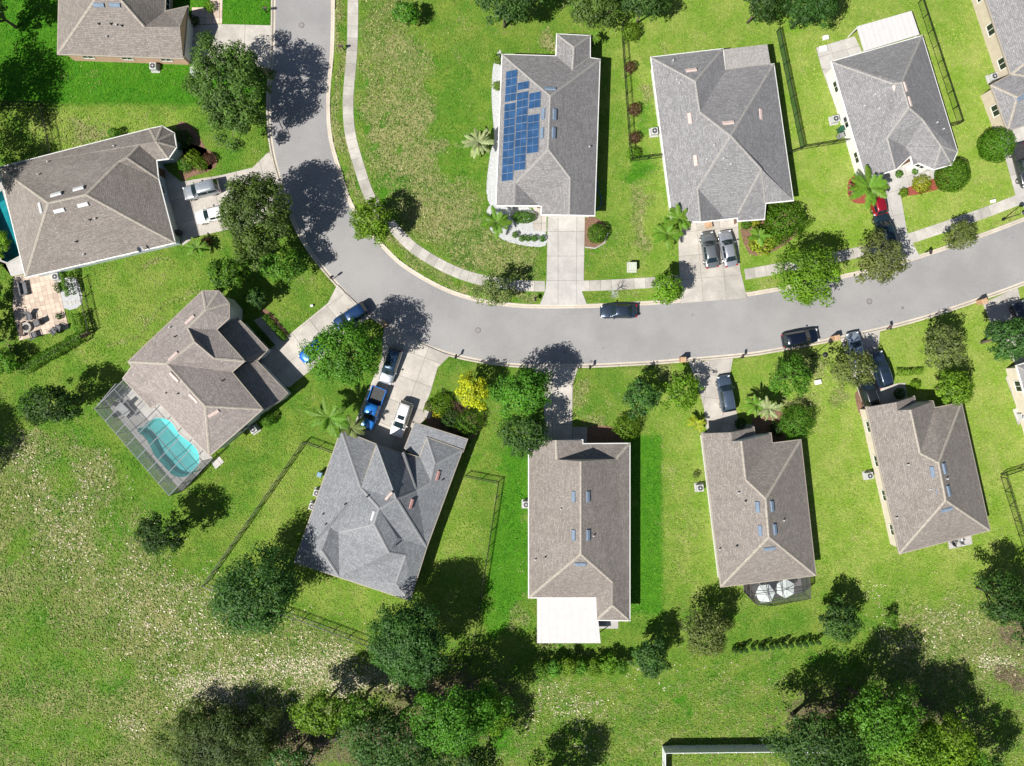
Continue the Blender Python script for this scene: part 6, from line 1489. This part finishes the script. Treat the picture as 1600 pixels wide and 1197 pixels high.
# parasols in the porch
def parasol(px, py, rp, label, rot=0.0):
    h = 2.3; c = P(px, py, h); R = rp / PXM; o = thing("parasol", label, "parasol", (c.x, c.y, .05), "white porch parasols", rot); n = 6
    for i in range(n):
        a, b = i * 2 * math.pi / n, (i + 1) * 2 * math.pi / n; A_, B_ = Vector((R * math.cos(a), R * math.sin(a), h - .38)), Vector((R * math.cos(b), R * math.sin(b), h - .38)); T_ = Vector((0, 0, h))
        m = (A_ + B_) / 2 + Vector((0, 0, -.03)); m *= 1.0
        vs = [T_, A_, m, B_]; vs += [v - Vector((0, 0, .03)) for v in vs]
        mk("canopy_panel", vs, [(0, 1, 2, 3), (7, 6, 5, 4), (1, 5, 6, 2), (2, 6, 7, 3)], M['fabric_white'], o, local=True)
        mk("rib", *tube_vf([T_ + Vector((0, 0, .012)), A_ + Vector((0, 0, .012))], .018, 4), M['grey'], o, local=True)
    mk("pole", *tube_vf([(0, 0, 0), (0, 0, h + .08)], .03, 8), M['grey'], o, local=True); mk("base", *lathe_vf((0, 0, 0), [(.28, 0), (.28, .06), (.06, .14)], 14), M['dark'], o, local=True)
parasol(1197, 929, 15.5, "left white hexagonal parasol in the screened porch", .1); parasol(1229, 921, 15, "right white hexagonal parasol in the screened porch", .5)
# bare sapling beside the street sedan
r = np.random.default_rng(77); c = P(955, 460); o = thing("bare_sapling", "leafless young tree on the strip by the street sedan", "tree", (c.x, c.y, 0))
tw = [tube_vf([(0, 0, -.1), (.02, 0, 1.0), (0, .05, 2.6)], [.05, .04, .015], 6)]
for i in range(18):
    a = r.uniform(0, 6.28); z = r.uniform(1.0, 2.4); l = r.uniform(.5, 1.1); p1 = Vector((math.cos(a) * l * .5, math.sin(a) * l * .5, z + .35)); tw.append(tube_vf([(0, 0, z), p1, (math.cos(a) * l, math.sin(a) * l, z + .8)], [.022, .016, .006], 4))
    for q in range(2):
        b = a + r.uniform(-.8, .8); tw.append(tube_vf([p1, p1 + Vector((math.cos(b) * .4, math.sin(b) * .4, .25))], [.012, .004], 4))
mk("branches", *join(*tw), M['lightgrey'], o, local=True)
# leaning dead trunk at the edge of the bottom wood
tag(mk("fallen_trunk", *tube_vf([P(478, 1192) + Vector((0, 0, .3)), P(497, 1160) + Vector((0, 0, .9)), P(545, 1138) + Vector((0, 0, 1.7))], [.28, .22, .1], 8), M['bark'], loc=tuple(P(478, 1192)), smooth=True), "leaning dark trunk below the yellow-green tree", "trunk")
# satellite dish on the turret house roof
c = P(219, 390, 3.5); o = thing("satellite_dish", "white satellite dish on the turret house roof", "dish", (c.x, c.y, 3.2))
mk("mast", *tube_vf([(0, 0, -.4), (0, 0, .35)], .03, 6), M['grey'], o, local=True)
v, f = lathe_vf((0, 0, 0), [(.02, 0), (.2, .04), (.36, .13)], 16); R_ = Matrix.Rotation(.8, 3, 'Y'); mk("reflector", [R_ @ p + Vector((0, 0, .4)) for p in v], f[:-1], M['lightgrey'], o, local=True)
# little posts on the field
for x, y, l in [(924, 1164, "thin dark post on the grass at the bottom centre"), (1022, 1177, "short stump post left of the white fence")]:
    c = P(x, y); tag(mk("marker_post", *tube_vf([(c.x, c.y, -.1), (c.x, c.y, 1.3 if x < 1000 else .5), (c.x, c.y, 1.34 if x < 1000 else .54)], [.06, .06, .02], 8), M['dark'], loc=(c.x, c.y, 0)), l, "post")

# ------------------------------------------------------------------ grass: one uncountable mass of tufts over lawns and field
g = np.random.default_rng(9); NT_ = 420000
tx, ty = g.uniform(-70, 70, NT_), g.uniform(-53, 53, NT_)
ix = np.clip(np.round((tx + 84) / .36).astype(int) + 5, 0, nx - 1); iy = np.clip(np.round((ty + 66) / .36).astype(int) + 5, 0, ny - 1)
dd = dmin[iy, ix]; ok = (dd > 4.25) & (GZ[iy, ix] > -0.1)
for poly in EXCL: ok &= ~inside_np(tx, ty, [(p[0], p[1]) for p in poly])
ci = np.array([[c.x, c.y] for c in C[::4]]); ni = np.array([[n.x, n.y] for n in NRM[::4]])
near = np.where(ok & (dd < 7.6) & (dd > 5.5))[0]
q = np.argmin((tx[near, None] - ci[None, :, 0]) ** 2 + (ty[near, None] - ci[None, :, 1]) ** 2, axis=1)
side = (tx[near] - ci[q, 0]) * ni[q, 0] + (ty[near] - ci[q, 1]) * ni[q, 1]
ok[near[(side > 5.6) & (side < 7.4)]] = False
tx, ty, ix, iy = tx[ok], ty[ok], ix[ok], iy[ok]; n_ = len(tx)
lu_, dr_, sa_, ye_, sl_ = [A[iy, ix] for A in (lush, dry, sand, yel, soil)]
m1 = vnoise(tx, ty, 3.1, 21) * .6 + vnoise(tx, ty, 1.0, 22) * .4; m2 = vnoise(tx, ty, .55, 23)
def lerp(a_, b_, t_): return np.array(a_)[None, :] * (1 - t_)[:, None] + np.array(b_)[None, :] * t_[:, None]
m0 = np.clip((m1 - .3) / .4, 0, 1); col = lerp((.066, .172, .014), (.165, .235, .036), m0); cy_ = lerp((.165, .29, .026), (.295, .35, .085), m0); cl_ = lerp((.028, .145, .005), (.075, .22, .012), m0)
col = col * (1 - ye_)[:, None] + cy_ * ye_[:, None]; L2 = np.clip((lu_ - .3) / .6, 0, 1)[:, None]; col = col * (1 - L2) + cl_ * L2
F_ = (np.clip((dr_ - .4) / .25, 0, 1) * .5)[:, None]; col = col * (1 - F_) + np.array([.085, .15, .03]) * F_
mc = vnoise(tx, ty, 2.0, 31) * .45 + vnoise(tx, ty, .7, 32) * .55; pd = np.clip((dr_ + (mc - .5) * 1.5 - .32) / .5, 0.02, .72); isd = g.random(n_) < pd
col[isd] = col[isd] * .42 + .58 * lerp((.19, .19, .065), (.42, .37, .20), g.random(isd.sum()))
ps = np.clip(sa_ * .95 + (m2 - .5) * .7 * (sa_ > .05) - .22, 0, .75); iss = g.random(n_) < ps
col[iss] = lerp((.40, .35, .23), (.66, .60, .47), g.random(iss.sum()))
pe = g.random(n_) < sl_ * .8; col[pe] = lerp((.09, .065, .045), (.22, .17, .12), g.random(pe.sum()))
rough_ = np.clip((np.maximum(dr_, sa_) - .25) / .3, 0, 1); col *= np.exp(g.normal(0, 1, n_) * (.15 + .07 * rough_))[:, None]
nr = g.normal(size=(n_, 3)) * (.22 + .12 * rough_)[:, None]; nr[:, 2] = 1; nr /= np.linalg.norm(nr, axis=1, keepdims=True)
sz = g.uniform(.10, .26, n_) * (1 + .35 * rough_)
me = leaf_mesh("grass", np.stack([tx, ty, g.uniform(.025, .04, n_) + .015 * rough_ * g.random(n_)], -1), nr, sz, np.full(n_, .5), None, .5, g)
me.materials.clear()
at3 = me.attributes.new("tint", 'FLOAT_COLOR', 'FACE'); at3.data.foreach_set("color", np.concatenate([np.clip(col, 0, 1), np.ones((n_, 1))], 1).astype(np.float32).ravel())
t = NT('grass_tuft'); aa = t.n("ShaderNodeAttribute"); aa.attribute_name = "tint"; t.l(aa.outputs["Color"], t.b.inputs["Base Color"]); t.b.inputs["Roughness"].default_value = .9; t.b.inputs["Specular IOR Level"].default_value = .1
me.materials.append(t.m); tag(link("grass", me), "short grass tufts over the lawns and the rough field", "grass", kind="stuff")
